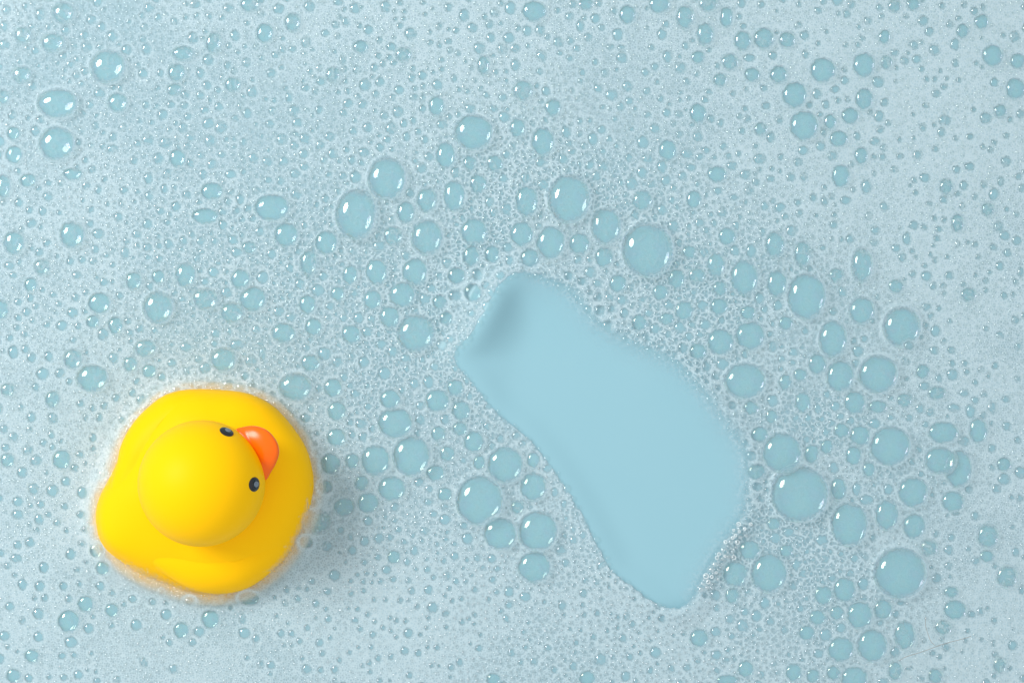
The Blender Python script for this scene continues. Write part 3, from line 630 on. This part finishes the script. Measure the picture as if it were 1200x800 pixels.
H = 1.8 + 5.7 * near + 9 * ul + 1.2 * (vnoise(GX, GY, 60, 5) - .5)
slope = 5 + 26 * ang_right + 22 * ul
hz = H * sstep(-0.9, 0.35, (d_e - 0.5) / slope)
dens = 0.74 + 0.22 * sstep(0.25, 0.85, vnoise(GX, GY, 120, 9) * .6 + vnoise(GX, GY, 45, 10) * .4)
dens += 0.10 * sstep(700, 1150, GX) * sstep(500, 100, GY) + 0.10 * sstep(560, 760, GY) * sstep(300, 500, GX)
dens -= 0.12 * np.exp(-((GX - 120) / 260) ** 2 - ((GY - 60) / 190) ** 2)
dens = np.clip(dens, 0, 1.0)
dens *= sstep(0.0, 1.0, (d_e - 0.2) / soft)
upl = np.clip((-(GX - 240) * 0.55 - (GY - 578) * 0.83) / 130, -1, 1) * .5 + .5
white = np.exp(-np.clip(fdd, 0, 999) / (7 + 14 * upl)) * (0.45 + 0.55 * upl) * (0.55 + 0.9 * vnoise(GX, GY, 7, 61))  # dry froth is whiter; its lit upper-left side is painted brighter still
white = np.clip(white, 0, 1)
fuzz = ang_right * np.exp(-np.abs(fdp + 6) / 8.0) * (0.25 + 0.6 * vnoise(GX, GY, 3.0, 81))
dens = np.maximum(dens, 0.75 * fuzz)
# relief of the foam and the rim that climbs the duck
hz = hz + (vnoise(GX, GY, 4, 31) - .5) * 0.8 * COA * sstep(0, 6, d_e)
n4 = vnoise(GX, GY, 3.5, 41) * .55 + vnoise(GX, GY, 10, 42) * .45
n4 = n4 * .7 + .3 * vnoise(GX, GY, 2.2, 43)
dj = fdd + (n4 - .5) * 7
ins = np.clip(-fdd, 0, 40) / 122.0
climb = 6.0 + 79 * np.sqrt(np.clip(1 - (1 - ins) ** 3.03, 0, 1)) + 1.0
skirt = 2 + 14.5 * np.clip(1 - fdd / 13, 0, 1) ** 0.8 + 4.5
hz = np.where(fdd < 0, np.maximum(np.maximum(hz, climb), 21.0), np.where(fdd < 13, np.maximum(hz, skirt), np.maximum(hz, 6.5 * np.exp(-np.clip(fdd - 13, 0, 99) / 9.0))))
dens = np.where(fdd < 0, 1.0, np.maximum(dens, 0.95 * np.exp(-np.clip(fdd, 0, 99) / 14)))
dens *= sstep(-9.0, 16.0, dj) ** 0.85
for b in BUB:
    x, y, rx, ry, c = b['x'], b['y'], b['rx'], b['ry'], b['c']
    j0, j1 = np.searchsorted(ax, [x - rx - 14, x + rx + 14])
    i0, i1 = np.searchsorted(ay, [y - ry - 14, y + ry + 14])
    q = np.sqrt(((GX[i0:i1, j0:j1] - x) / rx) ** 2 + ((GY[i0:i1, j0:j1] - y) / ry) ** 2)
    r0 = (rx + ry) / 2
    jit = (vnoise(GX[i0:i1, j0:j1], GY[i0:i1, j0:j1], 3.5, 51) - .5) * 3.0 / max(rx, 6)
    m = sstep(0.80 - 0.5 * (1 - c), 1.02 + 0.1 * (1 - c), q + jit)
    speck = sstep(0.45, 0.8, vnoise(GX[i0:i1, j0:j1], GY[i0:i1, j0:j1], 3.0, 52))
    c = c - (0.16 if rx > 8 else 0.12 if rx > 6 else 0.2)
    floor_ = (1 - c) * (0.35 + 0.9 * speck)
    clear_ = sstep(9, 17, fdd[i0:i1, j0:j1])
    dens[i0:i1, j0:j1] *= 1 - clear_ * (1 - (floor_ + (1 - floor_) * m))
    ring = np.exp(-((q - 1.07) * max(r0, 4) / 2.2) ** 2) * 0.9 * c
    dens[i0:i1, j0:j1] += (0.97 - dens[i0:i1, j0:j1]) * np.clip(ring, 0, 1) * sstep(0, 4, fdp[i0:i1, j0:j1])
    hz[i0:i1, j0:j1] *= 1 - clear_ * 0.2 * (1 - sstep(0.6, 1.02, q))
    r_ = (rx + ry) / 2
    if r_ > 8:
        heap = 0.13 * r_ * np.exp(-np.clip((q - 1.0) * r_, 0, 99) / 7.0) * sstep(0.8, 1.0, q)
        hz[i0:i1, j0:j1] = np.maximum(hz[i0:i1, j0:j1], heap * sstep(0, 7, fdp[i0:i1, j0:j1]))
for x, y, r in tiny:
    if r < 2.2:
        continue
    j0, j1 = np.searchsorted(ax, [x - r - 1, x + r + 1])
    i0, i1 = np.searchsorted(ay, [y - r - 1, y + r + 1])
    q = np.hypot(GX[i0:i1, j0:j1] - x, GY[i0:i1, j0:j1] - y) / r
    k = 0.88 - 0.52 * COARSE4[min(max(int((y - Y0) / 4), 0), COARSE4.shape[0] - 1), min(max(int((x - X0) / 4), 0), COARSE4.shape[1] - 1)]
    k = k + (1 - k) * 0.6 * (1 - sstep(6, 16, fdd[i0:i1, j0:j1]))
    dens[i0:i1, j0:j1] *= k + (1 - k) * sstep(0.35, 1.0, q)
dens = np.clip(dens, 0, 1)
def on_water(x, y):
    j = np.clip(np.searchsorted(wax, x) - 1, 0, len(wax) - 2); i = np.clip(np.searchsorted(way, y) - 1, 0, len(way) - 2)
    tx, ty = (x - wax[j]) / (wax[j + 1] - wax[j]), (y - way[i]) / (way[i + 1] - way[i])
    return (wz[i, j] * (1 - tx) + wz[i, j + 1] * tx) * (1 - ty) + (wz[i + 1, j] * (1 - tx) + wz[i + 1, j + 1] * tx) * ty
w_under = on_water(GX, GY)
hz = np.maximum(hz, w_under + 1.2)
nx, ny = len(ax), len(ay)
KZ = (DCAM - hz) / DCAM
V = np.stack([(GX - 600) * S * KZ, (400 - GY) * S * KZ, hz * S], -1).reshape(-1, 3)
idx = np.arange(nx * ny).reshape(ny, nx)
Q = np.stack([idx[:-1, :-1], idx[1:, :-1], idx[1:, 1:], idx[:-1, 1:]], -1)
keep = np.maximum.reduce([dens[:-1, :-1], dens[1:, :-1], dens[1:, 1:], dens[:-1, 1:]]) > 0.015
Q = Q[keep]
used = np.unique(Q)
remap = np.full(nx * ny, -1); remap[used] = np.arange(len(used))
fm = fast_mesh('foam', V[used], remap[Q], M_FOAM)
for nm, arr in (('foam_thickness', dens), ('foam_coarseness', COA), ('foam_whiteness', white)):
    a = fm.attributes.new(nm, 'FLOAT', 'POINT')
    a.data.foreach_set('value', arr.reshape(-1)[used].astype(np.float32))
fo = link(bpy.data.objects.new('foam', fm))
fo['kind'] = 'stuff'

def foam_h(x, y):
    j = min(nx - 1, max(0, int(np.searchsorted(ax, x)))); i = min(ny - 1, max(0, int(np.searchsorted(ay, y))))
    return hz[i, j]

# ------------------------------------------------------------------ individual bubbles
def bubble_mesh(seg, rings, seed, amp):
    r = np.random.default_rng(seed)
    ph = r.uniform(0, 6.28, 4)
    vs, fs = [], []
    for i in range(1, rings):
        t = math.pi * i / rings
        for k in range(seg):
            p = 2 * math.pi * k / seg
            f = 1 + amp * (math.sin(2 * p + ph[0]) * .5 + math.sin(3 * p + ph[1]) * .35 + math.sin(5 * p + ph[2]) * .15) * math.sin(t)
            vs.append((f * math.sin(t) * math.cos(p), f * math.sin(t) * math.sin(p), math.cos(t) * (1.0 if t < math.pi / 2 else 0.66)))
    a, b = len(vs), len(vs) + 1
    vs += [(0, 0, 1), (0, 0, -0.66)]
    for i in range(rings - 2):
        for k in range(seg):
            k2 = (k + 1) % seg
            fs.append((i * seg + k, (i + 1) * seg + k, (i + 1) * seg + k2, i * seg + k2))
    for k in range(seg):
        k2 = (k + 1) % seg
        fs.append((a, k, k2))
        fs.append((b, (rings - 2) * seg + k2, (rings - 2) * seg + k))
    me = bpy.data.meshes.new('soap_bubble')
    me.from_pydata(vs, [], fs)
    me.polygons.foreach_set('use_smooth', [True] * len(me.polygons))
    me.materials.append(M_FILM)
    me.materials.append(M_BOWL)                  # the wetter lower half glints less
    me.polygons.foreach_set('material_index', [1 if p.center.z < -0.02 else 0 for p in me.polygons])
    return me

BIG = [bubble_mesh(36, 24, s, 0.045) for s in range(6)]
MED = [bubble_mesh(24, 16, 50 + s, 0.06) for s in range(6)]
ARC = 0.50                                   # height of a dome against its radius

order = sorted(range(len(BUB)), key=lambda i: (BUB[i]['label'] is None, -BUB[i]['rx'] * BUB[i]['ry']))
inframe = [i for i in order if not BUB[i].get('extra') and -BUB[i]['rx'] * .3 < BUB[i]['x'] < 1200 + BUB[i]['rx'] * .3 and -BUB[i]['ry'] * .3 < BUB[i]['y'] < 800 + BUB[i]['ry'] * .3]
chosen = inframe[:298]
chosen_set = set(chosen)

LAND = [(b['x'], b['y'], b['short']) for b in BUB if b['short']]
DIRS = ['right of', 'up and right of', 'above', 'up and left of', 'left of', 'down and left of', 'below', 'down and right of']
ORD = ['nearest', 'second', 'third', 'fourth', 'fifth', 'sixth', 'seventh', 'eighth', 'ninth', 'tenth', 'eleventh', 'twelfth']
slots = {}
for i in chosen:
    b = BUB[i]
    if b['label']:
        continue
    d, lx, ly, nm = min((math.hypot(b['x'] - x, b['y'] - y), x, y, s) for x, y, s in LAND)
    a = math.atan2(ly - b['y'], b['x'] - lx)
    k = int(round(a / (math.pi / 4))) % 8
    slots.setdefault((nm, k), []).append((d, i))
for (nm, k), lst in slots.items():
    lst.sort()
    for n, (d, i) in enumerate(lst):
        b = BUB[i]
        asp = b['rx'] / b['ry']
        shape = 'wide oval' if asp > 1.22 else 'upright oval' if asp < 0.82 else 'round'
        look = 'clear' if b['c'] >= .9 else 'hazy' if b['c'] >= .75 else 'foam-veiled'
        pre = '' if len(lst) == 1 else ORD[n] + ' '
        b['label'] = f'{pre}{look} {shape} little bubble {DIRS[k]} {nm}'

def bubble_z(x, y, r):
    low = 0.66 * ARC * r
    return max(low + 0.8, foam_h(x + r * 1.15, y) - 0.10 * r)

for n, i in enumerate(chosen):
    b = BUB[i]
    r = (b['rx'] + b['ry']) / 2
    me = (BIG if r > 11 else MED)[n % 6]
    o = link(bpy.data.objects.new('soap_bubble', me))
    z = bubble_z(b['x'], b['y'], r)
    o.location = P(b['x'], b['y'], z)
    k = (DCAM - z) / DCAM
    o.scale = (b['rx'] * S * k, b['ry'] * S * k, r * ARC * S)
    o['label'] = b['label']
    o['category'] = 'bubble'
    o['group'] = 'soap bubbles standing in the foam'

# ------------------------------------------------------------------ the rest of the small bubbles: one mass
rest = [(BUB[i]['x'], BUB[i]['y'], BUB[i]['rx'], BUB[i]['ry']) for i in range(len(BUB)) if i not in chosen_set]
def domes(items, seg, rings):
    """items (n,5): x y rx ry z in pixels -> verts, tris"""
    n = len(items)
    t = np.linspace(math.pi * 0.56, 0, rings + 1)[:-1]
    p = np.arange(seg) * 2 * math.pi / seg
    ux = np.concatenate([(np.sin(t)[:, None] * np.cos(p)[None]).ravel(), [0]])
    uy = np.concatenate([(np.sin(t)[:, None] * np.sin(p)[None]).ravel(), [0]])
    uz = np.concatenate([(np.cos(t)[:, None] * np.ones(seg)[None]).ravel(), [1]])
    m = len(ux)
    k = (DCAM - items[:, 4:5]) / DCAM
    rm = (items[:, 2:3] + items[:, 3:4]) / 2
    vx = ((items[:, 0:1] - 600) + ux[None] * items[:, 2:3]) * k * S
    vy = ((400 - items[:, 1:2]) + uy[None] * items[:, 3:4]) * k * S
    vz = (items[:, 4:5] + uz[None] * rm * 0.60) * S
    V = np.stack([vx, vy, vz], -1).reshape(-1, 3)
    f = []
    for i in range(rings - 1):
        for q in range(seg):
            q2 = (q + 1) % seg
            a, b, c, d = i * seg + q, i * seg + q2, (i + 1) * seg + q2, (i + 1) * seg + q
            f += [(a, b, c), (a, c, d)]
    for q in range(seg):
        f.append(((rings - 1) * seg + q, (rings - 1) * seg + (q + 1) % seg, m - 1))
    f = np.array(f)
    F = (f[None] + (np.arange(n) * m)[:, None, None]).reshape(-1, 3)
    return V, F
items = [(x, y, rx, ry, max(.5, foam_h(x + rx * 1.15, y) - 0.22 * rx)) for x, y, rx, ry in rest]
V1, F1 = domes(np.array(items), 16, 6)
tz = np.array([max(.4, foam_h(x, y) - 0.05 * r) for x, y, r in tiny])
jx = tiny[:, 2] * rng.uniform(.9, 1.08, len(tiny)); jy = tiny[:, 2] * rng.uniform(.9, 1.08, len(tiny))
V2, F2 = domes(np.stack([tiny[:, 0], tiny[:, 1], jx, jy, tz], -1), 8, 3)
sm = fast_mesh('small_bubbles', np.concatenate([V1, V2]), np.concatenate([F1, F2 + len(V1)]), M_SMALL)
so = link(bpy.data.objects.new('small_bubbles', sm))
so['kind'] = 'stuff'
print('bubbles', len(BUB), 'chosen', len(chosen), 'rest', len(rest), 'tiny', len(tiny), 'foam quads', len(Q), 'tris', len(F1) + len(F2))

# wet bubbles that sparkle along the lower right edge of the patch
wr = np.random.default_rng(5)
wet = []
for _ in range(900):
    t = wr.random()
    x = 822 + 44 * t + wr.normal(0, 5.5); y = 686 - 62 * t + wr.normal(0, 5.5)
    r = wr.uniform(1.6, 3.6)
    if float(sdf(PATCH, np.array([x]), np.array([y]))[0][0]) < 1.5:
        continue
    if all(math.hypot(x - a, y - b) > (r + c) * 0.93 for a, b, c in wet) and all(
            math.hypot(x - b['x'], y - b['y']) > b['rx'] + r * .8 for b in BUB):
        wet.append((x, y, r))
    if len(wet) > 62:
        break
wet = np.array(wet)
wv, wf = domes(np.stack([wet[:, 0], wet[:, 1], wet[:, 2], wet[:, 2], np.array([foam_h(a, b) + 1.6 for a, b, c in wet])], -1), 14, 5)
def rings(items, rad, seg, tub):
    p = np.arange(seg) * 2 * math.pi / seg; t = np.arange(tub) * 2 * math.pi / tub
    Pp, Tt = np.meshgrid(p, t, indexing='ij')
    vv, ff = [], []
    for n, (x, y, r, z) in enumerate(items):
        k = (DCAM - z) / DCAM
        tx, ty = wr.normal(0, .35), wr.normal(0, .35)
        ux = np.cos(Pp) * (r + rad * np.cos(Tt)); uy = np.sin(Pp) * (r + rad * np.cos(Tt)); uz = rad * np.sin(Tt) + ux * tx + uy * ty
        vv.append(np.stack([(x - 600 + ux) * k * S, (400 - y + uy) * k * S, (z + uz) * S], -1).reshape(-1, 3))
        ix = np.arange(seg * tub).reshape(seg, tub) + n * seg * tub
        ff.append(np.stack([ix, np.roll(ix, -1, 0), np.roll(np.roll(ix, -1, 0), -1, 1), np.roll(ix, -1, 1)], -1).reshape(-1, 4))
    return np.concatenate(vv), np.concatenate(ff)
rv, rf = rings([(a, b, c * .85, foam_h(a, b) + 2.8) for a, b, c in wet[::3]], 0.40, 14, 5)  # white rings added to paint sparkle onto the wet edge
rso = link(bpy.data.objects.new('foam_rims', fast_mesh('foam_rims', rv, rf, M_SPARKLE)))
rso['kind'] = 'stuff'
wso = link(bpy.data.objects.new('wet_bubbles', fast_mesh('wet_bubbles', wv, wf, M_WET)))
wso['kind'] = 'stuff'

# ------------------------------------------------------------------ the duck
duck = link(bpy.data.objects.new('rubber_duck', None))
duck.location = P(238, 578, 0)
duck.empty_display_size = 0.02
duck['label'] = 'yellow rubber duck with an orange beak floating in the foam'
duck['category'] = 'rubber duck'
DL = duck.location.copy()

ZW = 2.0
kz = (DCAM - ZW) / DCAM
C0 = np.array([(238 - 600) * kz, (400 - 578) * kz])
HC = np.array([*(np.array([236.5 - 600, 400 - 566]) * (DCAM - 114) / DCAM), 114.0])    # head centre
HR = 74.5 * (DCAM - 114) / DCAM * 0.992
FACE = math.radians(29)
outl = np.stack([(DUCK[:, 0] - 600) * kz, (400 - DUCK[:, 1]) * kz], -1) - C0
oa = np.arctan2(outl[:, 1], outl[:, 0]); orr = np.hypot(outl[:, 0], outl[:, 1])
so_ = np.argsort(oa); oa, orr = oa[so_], orr[so_]
def Rphi(p):
    p = (np.asarray(p) + math.pi) % (2 * math.pi) - math.pi
    return np.interp(p, oa, orr, period=2 * math.pi)
def body_pt(phi, a):
    """phi azimuth, a elevation angle on the body"""
    R = float(Rphi(phi))
    ca, sa = math.cos(a), math.sin(a)
    if a >= 0:
        r = R * ca ** 0.66 + 11 * (1 - float(sstep(0, 0.17, sa)))  # flared skirt added: yellow seen through thin froth stands in for glow
        z = ZW + 79 * sa
        sh = sa
        # raised tail opposite to the face, hollow behind it
        dt = (phi - FACE - math.pi + math.pi) % (2 * math.pi) - math.pi
        z += 15 * math.exp(-(dt / 0.42) ** 2) * math.exp(-((a - 0.42) / 0.32) ** 2)
        # hollow where the breast meets the neck
    else:
        r = (R + 11) * max(0.0, ca) ** 0.6
        z = ZW + 30 * sa
        sh = 0
    c = C0 + (HC[:2] - C0) * sh
    return np.array([c[0] + r * math.cos(phi), c[1] + r * math.sin(phi), z])
def to_local(p):
    return Vector((p[0] * S, p[1] * S, p[2] * S)) - DL

NP, NA = 112, 44
vs, fs = [], []
els = [math.radians(e) for e in (-80, -60, -40, -25, -12, -5, 0, 1.5, 3, 4.5, 6, 7.5, 9, 11)] + [math.radians(11 + 77 * i / 32) for i in range(1, 33)]
NA = len(els)
for a in els:
    for k in range(NP):
        vs.append(to_local(body_pt(2 * math.pi * k / NP - math.pi, a)))
for i in range(NA - 1):
    for k in range(NP):
        k2 = (k + 1) % NP
        fs.append((i * NP + k, i * NP + k2, (i + 1) * NP + k2, (i + 1) * NP + k))
fs.append(tuple(range(NP))[::-1])
fs.append(tuple((NA - 1) * NP + k for k in range(NP)))
mesh_obj('body', vs, fs, M_YELLOW, duck)

# wings: moulded patches that swell out of the flanks
for side in (1, -1):
    vs, fs = [], []
    nu, nv = 40, 26
    for i in range(nu):
        for j in range(nv):
            u, v = i / (nu - 1) * 2 - 1, j / (nv - 1) * 2 - 1
            phi = FACE + side * (math.radians(108) + u * math.radians(46))
            a = math.radians(30 + 20 * v + 7 * u)
            p = body_pt(phi, a)
            e = 1e-2
            n = np.cross(body_pt(phi + e, a) - p, body_pt(phi, a + e) - p)
            n /= np.linalg.norm(n) + 1e-9
            q = math.sqrt(u * u * (1.0) + v * v * (1 + 0.5 * u))
            h = 10.0 * max(0.0, 1 - q ** 2) ** 0.9 * (0.75 + 0.35 * u) - 0.4
            vs.append(to_local(p + n * h))
    for i in range(nu - 1):
        for j in range(nv - 1):
            f = (i * nv + j, (i + 1) * nv + j, (i + 1) * nv + j + 1, i * nv + j + 1)
            fs.append(f if side == 1 else f[::-1])
    mesh_obj('wing', vs, fs, M_YELLOW, duck)

# head: a slightly flattened ball with fuller cheeks
HZ = HR * 0.96
def head_pt(phi, t):
    d = np.array([math.sin(t) * math.cos(phi), math.sin(t) * math.sin(phi), math.cos(t)])
    return HC + d * np.array([HR, HR, HZ])
vs, fs = [], []
NP, NT = 72, 40
for i in range(1, NT):
    for k in range(NP):
        vs.append(to_local(head_pt(2 * math.pi * k / NP, math.pi * i / NT)))
a, b = len(vs), len(vs) + 1
vs += [to_local(head_pt(0, 0)), to_local(head_pt(0, math.pi))]
for i in range(NT - 2):
    for k in range(NP):
        k2 = (k + 1) % NP
        fs.append((i * NP + k, (i + 1) * NP + k, (i + 1) * NP + k2, i * NP + k2))
for k in range(NP):
    k2 = (k + 1) % NP
    fs.append((a, k, k2)); fs.append((b, (NT - 2) * NP + k2, (NT - 2) * NP + k))
mesh_obj('head', vs, fs, M_YELLOW, duck)

def on_head(px, py):
    """where the sight line through a photo pixel meets the head"""
    o = np.array([0, 0, DCAM]); d = np.array([px - 600, 400 - py, -DCAM]); d = d / np.linalg.norm(d)
    sc = np.array([1 / HR, 1 / HR, 1 / HZ])
    oo, dd = (o - HC) * sc, d * sc
    A, B, Cc = dd @ dd, 2 * oo @ dd, oo @ oo - 1
    t = (-B - math.sqrt(max(0, B * B - 4 * A * Cc))) / (2 * A)
    p = o + t * d
    n = (p - HC) * sc * sc
    return p, n / np.linalg.norm(n)

def disc_on_head(name, px, py, long_r, short_r, thick, axis_hint, mat, parent, lift=0.0):
    p, n = on_head(px, py)
    up = np.array(axis_hint, float)
    up -= n * (up @ n); up /= np.linalg.norm(up)
    sd = np.cross(up, n)
    vs, fs = [], []
    seg, rg = 28, 7
    for i in range(rg):
        t = i / (rg - 1) * math.pi / 2
        for k in range(seg):
            q = 2 * math.pi * k / seg
            x, y = math.cos(t) * math.cos(q) * short_r, math.cos(t) * math.sin(q) * long_r
            drop = -(x * x + y * y) / (2 * HR)
            vs.append(to_local(p + sd * x + up * y + n * (math.sin(t) * thick + drop + lift)))
    for i in range(rg - 1):
        for k in range(seg):
            k2 = (k + 1) % seg
            fs.append((i * seg + k, i * seg + k2, (i + 1) * seg + k2, (i + 1) * seg + k))
    return mesh_obj(name, vs, fs, mat, parent)

f3 = np.array([math.cos(FACE), math.sin(FACE), 0])
for px, py, hint in ((80 + 531 / 2.856, 430 + 215 / 2.856, (0.25, 0.35, 1.0)), (80 + 624 / 2.856, 430 + 392 / 2.856, (0.1, 0.55, 0.9))):
    hint = (0, 0, 1.0)
    e = disc_on_head('eye', px, py, 10.0, 8.0, 1.9, hint, M_BLACK, duck)
    disc_on_head('pupil', px + 0.6, py - 0.2, 4.6, 3.2, 0.5, hint, M_GREY, e, lift=1.7)

# beak: a pillow with a flared edge, drawn from its outline seen from above
ZB = 112.0
kb = (DCAM - ZB) / DCAM
bz = [(560,215),(580,203),(625,198),(668,213),(698,248),(706,285),(694,322),(676,352),(660,376),(646,362),(610,320),(575,262)]
bo = catmull([(80 + x / 2.856, 430 + y / 2.856) for x, y in bz], 6)
bo = np.stack([(bo[:, 0] - 600) * kb, (400 - bo[:, 1]) * kb], -1)
cen = bo.mean(0)
hd = HC[:2]
vs, fs = [], []
nb = len(bo)
ringsT = [(1.0, -5.0), (1.02, -1.5), (1.0, 1.0), (0.95, 2.6), (0.86, 4.2), (0.72, 6.0), (0.54, 7.6), (0.34, 8.6), (0.14, 9.0)]
ringsB = [(0.9, -8.5), (0.6, -12.0), (0.2, -14.0)]
allr = [(k, z) for k, z in ringsB[::-1]] + ringsT
for k, z in allr:
    for q in bo:
        p = cen + (q - cen) * k
        dist = (p - hd) @ f3[:2] - HR
        vs.append(to_local(np.array([p[0], p[1], ZB - 2 + z + 0.30 * max(0, dist)])))
for i in range(len(allr) - 1):
    for k in range(nb):
        k2 = (k + 1) % nb
        fs.append((i * nb + k, (i + 1) * nb + k, (i + 1) * nb + k2, i * nb + k2))
fs.append(tuple(range(nb))); fs.append(tuple((len(allr) - 1) * nb + k for k in range(nb))[::-1])
bk = mesh_obj('beak', vs, fs, M_ORANGE, duck)
for o in duck.children_recursive:
    bm = bmesh.new(); bm.from_mesh(o.data)
    bmesh.ops.recalc_face_normals(bm, faces=bm.faces)
    bm.to_mesh(o.data); bm.free()

# ------------------------------------------------------------------ two stray hairs
def strand(pts, rad, label):
    pts = [P(x, y, z) for x, y, z in pts]
    vs, fs = [], []
    dense = []
    for i in range(len(pts) - 1):
        p0, p1, p2, p3 = pts[max(0, i - 1)], pts[i], pts[i + 1], pts[min(len(pts) - 1, i + 2)]
        for k in range(8):
            t = k / 8
            dense.append(0.5 * ((2 * p1) + (-p0 + p2) * t + (2 * p0 - 5 * p1 + 4 * p2 - p3) * t * t + (-p0 + 3 * p1 - 3 * p2 + p3) * t ** 3))
    dense.append(pts[-1])
    for i, p in enumerate(dense):
        d = (dense[min(i + 1, len(dense) - 1)] - dense[max(i - 1, 0)]).normalized()
        s = d.cross(Vector((0, 0, 1))).normalized(); u = s.cross(d)
        for k in range(5):
            q = 2 * math.pi * k / 5
            vs.append(p + (s * math.cos(q) + u * math.sin(q)) * rad * S)
    for i in range(len(dense) - 1):
        for k in range(5):
            fs.append((i * 5 + k, i * 5 + (k + 1) % 5, (i + 1) * 5 + (k + 1) % 5, (i + 1) * 5 + k))
    o = mesh_obj('hair_strand', vs, fs, M_HAIR)
    o['label'] = label
    o['category'] = 'hair'
    o['group'] = 'stray hairs on the foam'
g = lambda x, y, up: (900 + x / 4, 600 + y / 4, foam_h(900 + x / 4, 600 + y / 4) + up)
strand([(1053, 774, 15), (1062, 769, 19), (1075, 765, 22), (1087, 761, 19), (1100, 756, 16), (1113, 752, 15), (1125, 749, 14), (1138, 745, 13)], 0.27,
       'long thin brown hair lying slantwise across the foam at lower right')
strand([(1085, 722, 15), (1084.5, 731, 15), (1087, 741, 16), (1091, 751, 17), (1096, 756, 16.5)], 0.24,
       'short thin brown hair curving down to the longer hair')
